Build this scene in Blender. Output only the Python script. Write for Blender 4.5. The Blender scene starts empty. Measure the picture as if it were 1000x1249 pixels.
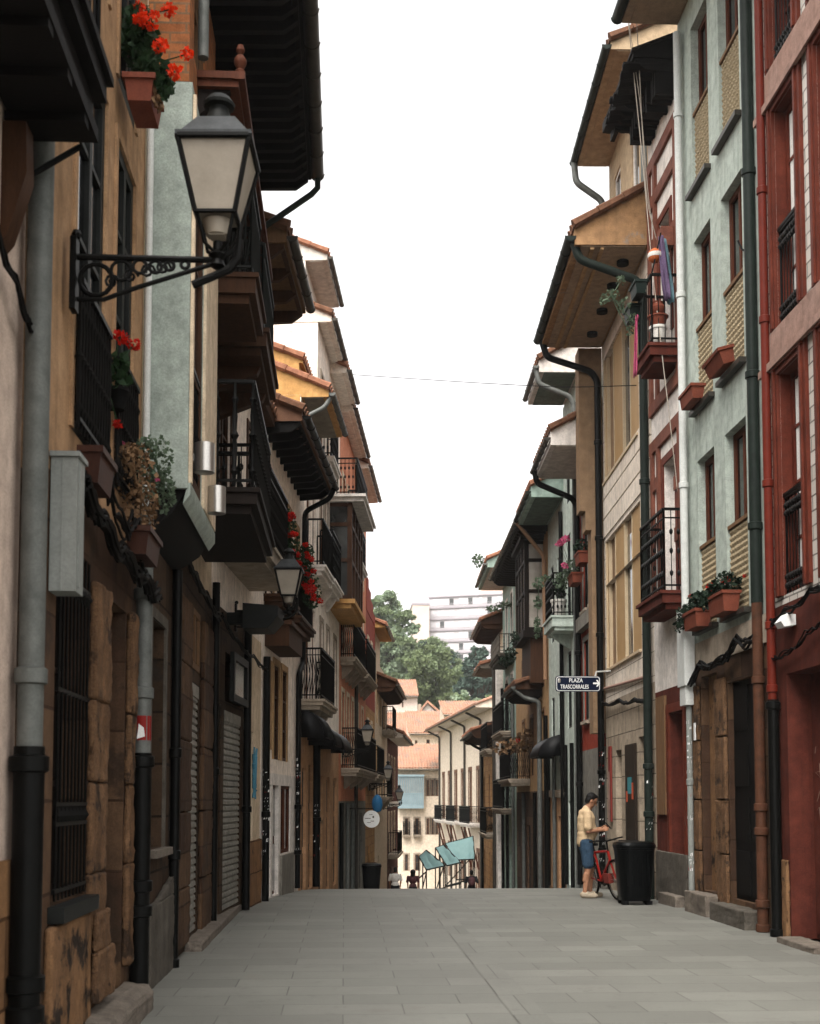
import bpy, bmesh, math, random
from mathutils import Vector, Matrix
R = math.radians
SC = bpy.context.scene
COL = SC.collection
# ------------------------------------------------------------------ camera
F, CX, HOR, CAMH = 1500.0, 500.0, 975.0, 1.65      # focal length and horizon measured in photo pixels (1000 x 1249)
TILT, YAW = 3.9, 3.05
PPY = HOR - F*math.tan(R(TILT))
cd = bpy.data.cameras.new('camera'); cam = bpy.data.objects.new('camera', cd); COL.objects.link(cam)
cam.location = (0, 0, CAMH); cam.rotation_euler = (R(90+TILT), 0, R(-YAW))
cd.sensor_width = 36; cd.sensor_fit = 'AUTO'; cd.lens = F/1249*36
cd.shift_y = (PPY-624.5)/1249
cd.clip_start = .1; cd.clip_end = 3000
cd.dof.use_dof = True; cd.dof.focus_distance = 21; cd.dof.aperture_fstop = 3.2
SC.camera = cam
# ------------------------------------------------------------------ light: bright overcast sky
SUN_EL, SUN_AZ = 55, 200
wd = bpy.data.worlds.new("World"); SC.world = wd; wd.use_nodes = True
n = wd.node_tree.nodes; l = wd.node_tree.links; n.clear()
sky = n.new('ShaderNodeTexSky'); sky.sky_type = 'NISHITA'; sky.sun_disc = False
sky.sun_elevation = R(SUN_EL); sky.sun_rotation = R(SUN_AZ); sky.air_density = 1.0; sky.dust_density = 4.0; sky.ozone_density = 1.0
hs = n.new('ShaderNodeHueSaturation'); hs.inputs['Saturation'].default_value = .08
bg = n.new('ShaderNodeBackground'); bg.inputs['Strength'].default_value = .15
wo = n.new('ShaderNodeOutputWorld')
wt = n.new('ShaderNodeMix'); wt.data_type = 'RGBA'; wt.blend_type = 'MULTIPLY'; wt.inputs[0].default_value = 1; wt.inputs[7].default_value = (1.02, 1, .97, 1)
l.new(sky.outputs[0], hs.inputs['Color']); l.new(hs.outputs[0], wt.inputs[6]); l.new(wt.outputs[2], bg.inputs['Color']); l.new(bg.outputs[0], wo.inputs['Surface'])
sd = bpy.data.lights.new('sun', 'SUN'); sd.energy = .9; sd.angle = R(40); sd.color = (1, .95, .88)
sun = bpy.data.objects.new('sun', sd); COL.objects.link(sun)
sun.rotation_euler = (R(90-SUN_EL), 0, R(180-SUN_AZ)); sun.location = (0, 0, 40)
SC.view_settings.view_transform = 'Standard'; SC.view_settings.look = 'None'
SC.view_settings.exposure = 1.68; SC.view_settings.gamma = 1
try: SC.cycles.max_bounces = 8; SC.cycles.diffuse_bounces = 4
except Exception: pass
rnd = random.Random(7)

# ------------------------------------------------------------------ materials
def C(h, k=1.0, sat=.76):
    h = h.lstrip('#')
    v = [int(h[i:i+2], 16)/255 for i in (0, 2, 4)]
    m_ = .3*v[0]+.59*v[1]+.11*v[2]; v = [m_+(x-m_)*sat for x in v]
    v = [(x/12.92 if x <= .04045 else ((x+.055)/1.055)**2.4)*k for x in v]
    v = [max(x, 0)**1.2 for x in v]
    return (v[0], v[1], v[2], 1)
MATS = {}
def mk(name, c1, c2=None, rough=.85, metal=0.0, scale=2.5, bump=.2, bscale=45, streak=0.0, streakc='16110d', brick=None,
       spec=.12, fine=.18, contrast=.25, patch=None, stretch=(1, 1, 1)):
    if name in MATS: return MATS[name]
    m = bpy.data.materials.new(name); m.use_nodes = True; nt = m.node_tree; N = nt.nodes; L = nt.links
    b = N['Principled BSDF']
    b.inputs['Roughness'].default_value = rough; b.inputs['Metallic'].default_value = metal
    b.inputs['Specular IOR Level'].default_value = spec
    c1 = C(c1) if isinstance(c1, str) else c1
    c2 = c1 if c2 is None else (C(c2) if isinstance(c2, str) else c2)
    tc = N.new('ShaderNodeTexCoord')
    mp = N.new('ShaderNodeMapping'); mp.inputs['Scale'].default_value = stretch
    L.new(tc.outputs['Object'], mp.inputs['Vector'])
    def noise(sc, det=6, vec=None, rgh=.6):
        q = N.new('ShaderNodeTexNoise'); q.inputs['Scale'].default_value = sc; q.inputs['Detail'].default_value = det
        q.inputs['Roughness'].default_value = rgh
        L.new(vec or mp.outputs[0], q.inputs['Vector']); return q.outputs['Fac']
    def rng(v, a, bb, c=0.0, d=1.0):
        q = N.new('ShaderNodeMapRange'); q.inputs['From Min'].default_value = a; q.inputs['From Max'].default_value = bb
        q.inputs['To Min'].default_value = c; q.inputs['To Max'].default_value = d; L.new(v, q.inputs['Value']); return q.outputs[0]
    def mix(f, a, bb, mode='MIX'):
        q = N.new('ShaderNodeMix'); q.data_type = 'RGBA'; q.blend_type = mode
        for s, v in ((q.inputs[0], f), (q.inputs[6], a), (q.inputs[7], bb)):
            if hasattr(v, 'links'): L.new(v, s)
            else: s.default_value = v
        return q.outputs[2]
    hgt = None
    if brick:
        bw, bh, mc, ms = brick[:4]
        t = N.new('ShaderNodeTexBrick'); t.inputs['Scale'].default_value = 1
        t.inputs['Brick Width'].default_value = bw; t.inputs['Row Height'].default_value = bh
        t.inputs['Mortar Size'].default_value = ms; t.inputs['Mortar Smooth'].default_value = .3; t.inputs['Bias'].default_value = 0
        t.inputs['Color1'].default_value = c1; t.inputs['Color2'].default_value = c2; t.inputs['Mortar'].default_value = C(mc)
        wv = N.new('ShaderNodeTexNoise'); wv.inputs['Scale'].default_value = 3; L.new(tc.outputs['UV'], wv.inputs['Vector'])
        va = N.new('ShaderNodeVectorMath'); va.operation = 'MULTIPLY_ADD'; L.new(wv.outputs['Color'], va.inputs[0])
        va.inputs[1].default_value = (ms*1.6,)*3; L.new(tc.outputs['UV'], va.inputs[2])
        L.new(va.outputs[0], t.inputs['Vector'])
        col = mix(rng(noise(scale), .35, .7, 0, .45), t.outputs['Color'], c2)
        hgt = rng(t.outputs['Fac'], 0, 1, .6, 0)
    else:
        col = mix(rng(noise(scale), .5-contrast, .5+contrast), c1, c2)
    if patch:
        col = mix(rng(noise(patch[1], 8, rgh=.7), patch[2], patch[2]+.06), col, C(patch[0]))
    if name in ('street_slabs', 'drain_line_slabs'): col = mix(rng(noise(5, 8, rgh=.8), .56, .70, 0, .5), mix(rng(noise(.5, 6, rgh=.7), .38, .66, 0, .55), col, C('6e6c66')), C('4e4b46'))
    if fine: col = mix(1.0, col, mix(rng(noise(70, 3), .3, .7), (1-fine,)*3+(1,), (1+fine,)*3+(1,)), 'MULTIPLY')
    if streak: col = mix(1.0, col, mix(rng(noise(7, 5), .3, .7), (.78,)*3+(1,), (1.2,)*3+(1,)), 'MULTIPLY')
    if streak:
        m2 = N.new('ShaderNodeMapping'); m2.inputs['Scale'].default_value = (5, 5, .3); L.new(tc.outputs['Object'], m2.inputs['Vector'])
        f = rng(noise(1.3, 8, m2.outputs[0], .65), .48, .78, 0, streak)
        col = mix(f, col, C(streakc))
    L.new(col, b.inputs['Base Color'])
    if bump:
        h = noise(bscale, 5)
        if hgt is not None:
            ad = N.new('ShaderNodeMath'); ad.operation = 'MULTIPLY_ADD'; L.new(h, ad.inputs[0]); ad.inputs[1].default_value = .35; L.new(hgt, ad.inputs[2]); h = ad.outputs[0]
        bp = N.new('ShaderNodeBump'); bp.inputs['Strength'].default_value = bump; bp.inputs['Distance'].default_value = .02
        L.new(h, bp.inputs['Height']); L.new(bp.outputs[0], b.inputs['Normal'])
    MATS[name] = m; return m
def wood(name, c1, c2, rough=.7): return mk(name, c1, c2, rough, scale=6, stretch=(3, 3, .35), bump=.15, bscale=20, fine=.2)
def metal(name, c, rough=.5, mt=0.0, c2=None): return mk(name, c, c2 or c, rough, mt, scale=8, bump=.04, fine=.12, spec=.09)
def glassy(name, c, rough=.08, c2=None): return mk(name, c, c2 or c, rough, 0, scale=.9, bump=.02, bscale=3, fine=0, spec=.5, contrast=.12)
M = dict(
 ochre=mk('ochre_plaster', 'b6906a', 'a27c56', streak=.5), pinkst=mk('pink_beige_plaster', 'cdb7a6', 'bfa898', streak=.2),
 cream=mk('cream_plaster', 'd9c4a6', 'cab295', streak=.3), creamw=mk('pale_cream_plaster', 'efe2d5', 'e2d2c1', streak=.25),
 white=mk('white_plaster', 'e2dad2', 'd2c9c0', streak=.3), mint=mk('mint_plaster', 'b3bcb2', 'a2ada2', streak=.5, streakc='6f776d', contrast=.3, patch=('a6afa4', .9, .58)),
 greygreen=mk('grey_green_paint', 'a3aea4', '959f96', rough=.6, streak=.15), mintpale=mk('pale_mint_plaster', 'c3cdc2', 'b3bfb4', streak=.35),
 salmon=mk('salmon_plaster', 'd78a64', 'c87750', streak=.3), redw=mk('red_plaster', '74382a', '5c281d', streak=.5, patch=('7d6a5a', 2.3, .67)),
 redpaint=mk('oxide_red_paint', '7f3a27', '6a2c1c', rough=.55, streak=.25), brickred=mk('brick_red_plaster', 'ad4630', '9a3a28', streak=.3),
 orangeg=mk('orange_ochre_plaster', 'cd9b5a', 'bf8d4e', streak=.2), tanw=mk('tan_plaster', 'b89468', 'a8845a', streak=.2),
 tanpanel=mk('tan_panel', 'b79362', 'a98658', rough=.6, fine=.08), mottled=mk('mottled_brown_stone', 'a08262', '83674c', scale=14, streak=.2),
 peach=mk('peach_plaster', 'c2946c', 'ae8058', streak=.4, scale=1.5, patch=('8d7358', 1.2, .6)), greenw=mk('sea_green_plaster', 'a3b8ac', '92a89b', streak=.3), ochreb=mk('ochre_stone', 'c09057', 'a87843', brick=(.6, .3, '8a6238', .012), streak=.25),
 whitest=mk('white_stone_slab', 'dccfbf', 'cfc1b0', brick=(1.3, .42, '6f6255', .01), streak=.2),
 brown_stone=mk('brown_sandstone', '75583e', '51392a', brick=(.75, .55, '4a3322', .012), streak=.55, scale=3, bump=.5, patch=('4d3a2c', 1.6, .56)),
 dark_stone=mk('dark_sandstone', '5d4633', '453424', brick=(.8, .5, '2c2118', .014), streak=.6, scale=2.5, bump=.5, patch=('3a3029', 1.5, .55)),
 orange_stone=mk('orange_sandstone', 'a0754c', '7c5838', brick=(.7, .5, '553820', .012), streak=.45, scale=3, bump=.5, patch=('5b4533', 2, .58)),
 pillar=mk('orange_brown_stone', '8b6747', '614630', scale=4, streak=.5, bump=.7, bscale=30, fine=.3, patch=('4a382a', 3, .54)),
 oldplaster=mk('peeling_brown_plaster', '7a5a3e', '946c46', scale=3, streak=.6, bump=.6, bscale=14, patch=('3c3128', 2.2, .54)),
 greystone=mk('grey_stone', '6d665c', '575047', scale=3, streak=.4, bump=.5, bscale=20), kerb=mk('kerb_stone', '857a6d', '6b6158', scale=4, bump=.4, bscale=20, streak=.2),
 greyplaster=mk('grey_plaster', '8f8a80', '777268', streak=.5, scale=2), glazed=mk('white_glazed_brick', 'd8d2c9', 'c4bdb3', rough=.35, brick=(.26, .17, '57504a', .012), fine=.06),
 band=mk('pinkish_stone_band', 'ab8a7c', '9c796a', streak=.35), concrete=mk('beige_concrete', 'b5a693', '9c8d7b', streak=.3), orbrick=mk('orange_brick', 'b5713f', '9a5a2f', brick=(.28, .09, '7d6248', .012), streak=.3),
 soffit=mk('beige_soffit_paint', 'efe7dc', 'e2d8ca', streak=.15), soffitb=mk('brown_soffit_plaster', 'ab9278', '9c836a', streak=.15, scale=1.2), soffitw=mk('white_soffit_paint', 'dcd3c8', 'cfc5b9', streak=.15),
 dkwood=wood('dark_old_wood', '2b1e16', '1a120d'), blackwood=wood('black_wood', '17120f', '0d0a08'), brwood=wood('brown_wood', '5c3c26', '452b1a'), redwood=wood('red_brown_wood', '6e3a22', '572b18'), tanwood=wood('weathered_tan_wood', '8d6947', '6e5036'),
 iron=metal('black_iron', '0e0e0d', .45, c2='191816'), irong=metal('dark_grey_iron', '2e302e', .5, c2='222422'), zinc=metal('grey_zinc', '787a76', .5, .2, c2='5d605c'), blackpipe=metal('black_pipe', '101110', .4, c2='1a1a18'),
 greenpipe=metal('dark_green_pipe', '2f3a34', .45, c2='252c28'), whitepipe=metal('white_plastic_pipe', 'c9cbc7', .4, c2='b9bbb7'), redpipe=metal('red_painted_pipe', '802c1d', .45, c2='6f2819'), brownpipe=metal('rusty_brown_pipe', '6d4430', .6, c2='4c3324'), tanpipe=metal('tan_pipe', 'a07a5c', .5),
 coppergutter=metal('dull_metal_gutter', '5c5750', .4, .4, c2='47433d'), steel=metal('brushed_steel', 'b8b4ae', .28, .9), greymetal=metal('grey_green_metal', '90938e', .55, c2='7f827d'),
 glass=glassy('dark_window_glass', '15171a'), glassl=glassy('curtained_window_glass', 'b9b2a8', .12, '8f887e'), glassg=glassy('grey_window_glass', '4a4c4b', .1, '2c2e2e'), lampglass=mk('frosted_lamp_glass', 'a79b8a', '8f8474', rough=.45, scale=4, bump=.05, fine=.04, spec=.5),
 shutter=metal('roller_shutter_metal', 'a5a196', .5, .2, c2='6b6861'), dark=mk('dark_interior', '0b0a09', fine=0, bump=0), tile=mk('orange_roof_tile', 'b27a5b', '95614a', scale=5, streak=.25, bump=.4, bscale=25, patch=('8c6a55', 3, .56)),
 oldtile=mk('weathered_roof_tile', '8d6248', '6d4b38', scale=6, streak=.3, bump=.4, bscale=25), terracotta=mk('terracotta', '8f4a34', '783a28', rough=.7, scale=6), brownpot=mk('brown_plastic_pot', '56301f', '43241a', rough=.5), whitepot=mk('white_plastic', 'cfcac2', 'c2bdb5', rough=.45), greenpot=mk('dark_green_plastic', '1f332d', '182823', rough=.45),
 leaf=mk('geranium_leaf', '3c5a34', '26402a', rough=.55, scale=20, bump=0), leafp=mk('pale_grey_green_leaf', '71836a', '55694f', rough=.6, scale=20, bump=0), leafd=mk('dark_leaf', '263c28', '1a2b1e', rough=.6, scale=20, bump=0),
 dry=mk('dry_brown_stalks', '93714f', '6f5238', scale=20, bump=0), petal=mk('red_petal', C('c2301f', 1, 1), C('b81f14', 1, 1), rough=.6, scale=20, bump=0, fine=.1), petalo=mk('orange_red_petal', C('e8501f', 1, 1), C('d13a16', 1, 1), rough=.6, scale=20, bump=0, fine=.1), petalp=mk('pink_petal', C('d6789a', 1, 1), C('c05c80', 1, 1), rough=.6, scale=20, bump=0),
 straw=mk('woven_straw', 'ad9c7c', '7d6c50', rough=.8, scale=30, bump=.3), navy=metal('navy_enamel', '15233f', .35), signwhite=metal('white_enamel', 'dcdcda', .4), rubber=metal('black_rubber', '0c0c0c', .7), binplastic=metal('black_bin_plastic', '0d1011', .3), bikered=metal('red_bike_paint', 'a8241d', .3),
 skin=mk('skin', 'b07f60', 'a57253', rough=.55, scale=12, bump=0, fine=.05), hair=mk('black_hair', '14110f', '1e1a17', rough=.5, scale=40, bump=.3), polo=mk('mustard_cotton', 'ccb08a', 'c2a57d', rough=.9, scale=9, bump=.2, bscale=12), denim=mk('blue_denim', '405a72', '324a60', rough=.9, scale=14, bump=.1),
 shoe=mk('beige_canvas', 'b3a48e', 'a09078', scale=12), wcloth=mk('white_cotton', 'd9d5cf', 'ccc8c2', scale=9), dkcloth=mk('dark_maroon_cotton', '6a4347', '543438', scale=9), blkcloth=mk('black_cotton', '34353a', '28282c', scale=9),
 teal=mk('teal_screen_fabric', 'a0c6c6', '8db5b5', rough=.5, scale=2, fine=.05), blackcanvas=mk('black_awning_canvas', '121214', '1b1b1e', rough=.45, scale=6), ropem=mk('pale_rope', 'b9aea0', 'a89d8f', scale=20), cable=metal('black_cable', '141312', .6), rosecable=metal('pink_grey_conduit', 'a88474', .6),
 bark=mk('grey_brown_bark', '54463a', '43372d', scale=6), crown1=mk('broadleaf_foliage', '8f9f76', '72855c', rough=.7, scale=.5, bump=0, contrast=.2), crown2=mk('olive_foliage', '89976a', '6d7d52', rough=.7, scale=.5, bump=0, contrast=.2), crown3=mk('dark_conifer_foliage', '5a6f62', '45584d', rough=.7, scale=.5, bump=0, contrast=.2),
 crown4=mk('fresh_green_foliage', 'a3b296', '88a07e', rough=.7, scale=.5, bump=0), flagp=mk('purple_cloth', '8b7398', '796386', scale=8), flagb=mk('sky_blue_cloth', '7ea3b0', '6d93a0', scale=8), orangeb=mk('orange_plastic', 'd4703a', 'c4602c', rough=.4), red=metal('red_paint', '8c3a32', .5), stickr=metal('red_sticker', '9a2420', .5), graff=metal('pale_paint_scrawl', '9d7c6c', .8), graffb=metal('blue_spray_paint', '4f8fa6', .8),
 postern=metal('dark_brown_board', '3c3128', .5), postera=metal('teal_print', '3e8f98', .5), posterb=metal('orange_print', 'cf5b3a', .5), brassy=metal('dull_brass', '7d6a3e', .4, .6), bluebag=metal('blue_plastic', '2c6f9e', .35), timberred=mk('brownish_red_timber', '8f5644', '7a4636', rough=.7, streak=.3), atticw=mk('sandy_plaster', 'bda482', 'ae9473', streak=.25), fartile=mk('dusty_roof_tile', 'c6957a', 'ae7a60', scale=1.2, streak=.3, bump=.4, bscale=25, patch=('a08878', 1.1, .52)), cans=mk('cream_wall_far', 'e0d0bc', 'd3c2ac', streak=.15), panelframe=mk('beige_panel_frame', 'c6b08f', 'b9a382', rough=.6), tanstone=mk('weathered_tan_stone_slab', 'b3a28c', '9f8e79', brick=(1.3, .42, '5d5245', .012), streak=.45, patch=('8d7f6e', 1.2, .58)), farblock=mk('pale_facade_panel', 'c4bec1', 'b6b0b4', rough=.6, scale=.15), farpink=mk('pale_pink_facade', 'd9c6b9', 'cfbaad', scale=.3, streak=.1), winpale=glassy('pale_far_glass', 'cfccd0', .2, 'b9b5bb'), farband=mk('mauve_floor_band', 'aaa1a8', 'a0969e', scale=.3), bluegal=mk('blue_grey_paint', '8ea3aa', '7e949b', rough=.6), winbrown=mk('brown_window_paint', '845e46', '714c36', rough=.6),
 plastgrey=mk('stained_ochre_plaster', 'b0875c', '97714b', scale=1.2, streak=.3, patch=('8f8378', 1.3, .58)), soffitd=mk('grey_soffit_paint', '8f8778', '7f7769', streak=.15), soffitg=mk('grey_green_soffit', '76857a', '69776d', streak=.3),
)
# street paving: long slabs laid across, a few darker ones
def paving():
    m = mk('street_slabs', '87877e', '75756d', rough=.6, brick=(.95, .48, '4d4a45', .006), scale=.7, patch=('7e7b72', .8, .6), bump=.25, bscale=30, fine=.1, spec=.35)
    return m
M['paving'] = paving()
M['pavec'] = mk('drain_line_slabs', '85857c', '74746c', rough=.6, brick=(.26, .95, '55524c', .007), scale=1.5, bump=.25, bscale=30, fine=.1, spec=.35)
M['earth'] = mk('earth_and_grass', '6d7358', '7b7460', scale=.1, bump=0)

def translucent(m, k):
    nt = m.node_tree; N = nt.nodes; b = N['Principled BSDF']; o = [q for q in N if q.type == 'OUTPUT_MATERIAL'][0]
    t = N.new('ShaderNodeBsdfTranslucent'); x = N.new('ShaderNodeMixShader'); x.inputs[0].default_value = k
    nt.links.new(b.inputs['Base Color'].links[0].from_socket, t.inputs['Color'])
    nt.links.new(b.outputs[0], x.inputs[1]); nt.links.new(t.outputs[0], x.inputs[2]); nt.links.new(x.outputs[0], o.inputs['Surface'])
for q in ('teal', 'flagp', 'flagb', 'leaf', 'leafp', 'petal', 'petalo', 'petalp', 'crown1', 'crown2', 'crown4'): translucent(M[q], .35)

# ------------------------------------------------------------------ geometry helpers
class MB:
    def __init__(s): s.v = []; s.f = []; s.m = []
    def add(s, vs, fs, mi=0):
        o = len(s.v); s.v += [Vector(p) for p in vs]
        for f in fs: s.f.append([i+o for i in f]); s.m.append(mi)
    def hexa(s, p, mi=0):      # 8 points: bottom 4 (ccw), top 4
        s.add(p, [(0, 3, 2, 1), (4, 5, 6, 7), (0, 1, 5, 4), (1, 2, 6, 5), (2, 3, 7, 6), (3, 0, 4, 7)], mi)
    def box(s, a, b, mi=0):
        x0, y0, z0 = a; x1, y1, z1 = b
        s.hexa([(x0, y0, z0), (x1, y0, z0), (x1, y1, z0), (x0, y1, z0), (x0, y0, z1), (x1, y0, z1), (x1, y1, z1), (x0, y1, z1)], mi)
    def prism(s, poly, vec, mi=0):   # planar polygon (3-D points) extruded by vec
        k = len(poly); vec = Vector(vec); a = [Vector(p) for p in poly]
        s.add(a+[p+vec for p in a], [tuple(range(k))[::-1], tuple(range(k, 2*k))]+[(i, (i+1) % k, (i+1) % k+k, i+k) for i in range(k)], mi)
    def tube(s, pts, r, nseg=8, mi=0, caps=True):
        pts = [Vector(p) for p in pts]; k = len(pts); rs = r if isinstance(r, (list, tuple)) else [r]*k
        ref = None; rings = []
        for i, p in enumerate(pts):
            t = (pts[min(i+1, k-1)]-pts[max(i-1, 0)])
            if t.length < 1e-9: t = Vector((0, 0, 1))
            t.normalize()
            if ref is None:
                ref = Vector((0, 0, 1)) if abs(t.z) < .9 else Vector((1, 0, 0))
            a = ref-t*ref.dot(t)
            if a.length < 1e-5: a = t.orthogonal()
            a.normalize(); b = t.cross(a); ref = a
            rings.append([p+(a*math.cos(2*math.pi*j/nseg)+b*math.sin(2*math.pi*j/nseg))*rs[i] for j in range(nseg)])
        vs = [q for g in rings for q in g]; fs = []
        for i in range(k-1):
            for j in range(nseg):
                j2 = (j+1) % nseg; fs.append((i*nseg+j, i*nseg+j2, (i+1)*nseg+j2, (i+1)*nseg+j))
        if caps: fs += [tuple(range(nseg))[::-1], tuple(range((k-1)*nseg, k*nseg))]
        s.add(vs, fs, mi)
    def lathe(s, c, prof, nseg=12, mi=0, sx=1, sy=1, rot=0):
        c = Vector(c); vs = []; fs = []; k = len(prof)
        for r, z in prof:
            for j in range(nseg):
                a = 2*math.pi*j/nseg+rot; vs.append(c+Vector((r*sx*math.cos(a), r*sy*math.sin(a), z)))
        for i in range(k-1):
            for j in range(nseg):
                j2 = (j+1) % nseg; fs.append((i*nseg+j, i*nseg+j2, (i+1)*nseg+j2, (i+1)*nseg+j))
        fs += [tuple(range(nseg))[::-1], tuple(range((k-1)*nseg, k*nseg))]
        s.add(vs, fs, mi)
    def ball(s, c, r, mi=0, n=8, sc=(1, 1, 1), rot=None):
        c = Vector(c); vs = []; fs = []; h = max(4, n//2)
        for i in range(h+1):
            th = math.pi*i/h
            for j in range(n):
                a = 2*math.pi*j/n
                p = Vector((r*sc[0]*math.sin(th)*math.cos(a), r*sc[1]*math.sin(th)*math.sin(a), -r*sc[2]*math.cos(th)))
                vs.append(c+(rot @ p if rot else p))
        for i in range(h):
            for j in range(n):
                j2 = (j+1) % n; fs.append((i*n+j, i*n+j2, (i+1)*n+j2, (i+1)*n+j))
        s.add(vs, fs, mi)
    def leaves(s, c, rad, cnt, size, mi=0, g=rnd, shell=.35, flat=0.0):
        c = Vector(c)
        for _ in range(cnt):
            while True:
                p = Vector((g.uniform(-1, 1), g.uniform(-1, 1), g.uniform(-1, 1)))
                if shell <= p.length <= 1: break
            q = c+Vector((p.x*rad[0], p.y*rad[1], p.z*rad[2]))
            nrm = Vector((g.gauss(0, 1), g.gauss(0, 1), g.gauss(0, 1)+.4)).normalized(); a = nrm.orthogonal().normalized()
            a = Matrix.Rotation(g.uniform(0, 6.28), 3, nrm) @ a; b = nrm.cross(a); z = size*g.uniform(.6, 1.25)
            s.add([q-a*z*.5, q-b*z*.38+nrm*z*.1, q+a*z*.5, q+b*z*.38+nrm*z*.1], [(0, 1, 2, 3)], mi)
    def build(s, name, mats, parent=None, smooth=False):
        if not isinstance(mats, (list, tuple)): mats = [mats]
        mats = [M[q] if isinstance(q, str) else q for q in mats]
        org = Vector((0, 0, 0)); p = parent
        while p is not None: org += p.location; p = p.parent
        me = bpy.data.meshes.new(name)
        me.from_pydata([tuple(v-org) for v in s.v], [], s.f)
        for q in mats: me.materials.append(q)
        me.polygons.foreach_set('material_index', s.m)
        uv = me.uv_layers.new(name='UVMap'); vs = s.v; d = uv.data
        for pg in me.polygons:
            nx, ny, nz = abs(pg.normal.x), abs(pg.normal.y), abs(pg.normal.z)
            for li in pg.loop_indices:
                w = vs[me.loops[li].vertex_index]
                d[li].uv = (w.x, w.y) if nz >= nx and nz >= ny else ((w.y, w.z) if nx >= ny else (w.x, w.z))
        me.polygons.foreach_set('use_smooth', [True]*len(me.polygons)); me.set_sharp_from_angle(angle=R(38))
        o = bpy.data.objects.new(name, me); COL.objects.link(o)
        if parent is not None: o.parent = parent
        return o
def tag(o, label, cat, group=None, kind=None):
    if label: o['label'] = label
    if cat: o['category'] = cat
    if group: o['group'] = group
    if kind: o['kind'] = kind
    return o
def thing(name, label, cat, loc, group=None):
    o = bpy.data.objects.new(name, None); COL.objects.link(o); o.location = loc; o.empty_display_size = .2
    return tag(o, label, cat, group)
def struct(name, mb, mat):
    o = mb.build(name, mat); o['kind'] = 'structure'; return o
def single(name, label, cat, mb, mat, group=None, smooth=False, base=None):   # a thing that is one mesh, origin at its base
    vs = mb.v; zz = min(v.z for v in vs)
    b = Vector((sum(v.x for v in vs)/len(vs), sum(v.y for v in vs)/len(vs), zz))
    mb2 = MB(); mb2.v = [v-b for v in vs]; mb2.f = mb.f; mb2.m = mb.m
    o = mb2.build(name, mat, None, smooth); o.location = b
    return tag(o, label, cat, group)
def copy_tree(o, parent=None):
    c = o.copy(); COL.objects.link(c); c.parent = parent
    for ch in list(o.children): copy_tree(ch, c)
    return c

# ------------------------------------------------------------------ picture -> place
_m = cam.rotation_euler.to_matrix(); RT, UP, BK = _m.col[0], _m.col[1], _m.col[2]
def ray(px, py): return (RT*((px-CX)/F)-UP*((py-PPY)/F)-BK).normalized()
class Wall:
    """A facade plane seen from above as X = x0 + m*Y; s is the world Y along it, d the distance out into the street."""
    def __init__(w, x0, m, side, k=1.0):
        w.x0, w.m, w.side, w.k = x0, m, side, k
        q = math.hypot(1, m); w.n = Vector((side/q, -side*m/q, 0)); w.u = Vector((m/q, 1/q, 0))
    def up(w, z): return z if z < CAMH else CAMH+(z-CAMH)*w.k      # storey heights were measured a little short
    def pt(w, s, d, z): return Vector((w.x0+w.m*s, s, w.up(z)))+w.n*d
    def sz(w, px, py, d=0):
        o = Vector((0, 0, CAMH)); r = ray(px, py); p0 = w.pt(0, d, 0)
        t = (p0-o).dot(w.n)/r.dot(w.n); q = o+r*t
        return q.y+w.n.y*-d, (q.z if q.z < CAMH else CAMH+(q.z-CAMH)/w.k)
    def s(w, px, py, d=0): return w.sz(px, py, d)[0]
    def z(w, px, py, d=0): return w.sz(px, py, d)[1]
    def box(w, mb, s0, s1, d0, d1, z0, z1, mi=0):
        mb.hexa([w.pt(s0, d0, z0), w.pt(s1, d0, z0), w.pt(s1, d1, z0), w.pt(s0, d1, z0), w.pt(s0, d0, z1), w.pt(s1, d0, z1), w.pt(s1, d1, z1), w.pt(s0, d1, z1)], mi)
def at(px, py, Y):
    r = ray(px, py); t = Y/r.y; return Vector((0, 0, CAMH))+r*t
def gz(y):
    u = y-17
    if u <= 0: return 0.0
    if u < 18: return -.00305*u*u
    if y < 100: return -.988-.11*(y-35)
    z = -8.14
    if y < 115: return z
    if y < 175: return z+(y-115)*.28
    return z+16.8+(y-175)*.14
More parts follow.
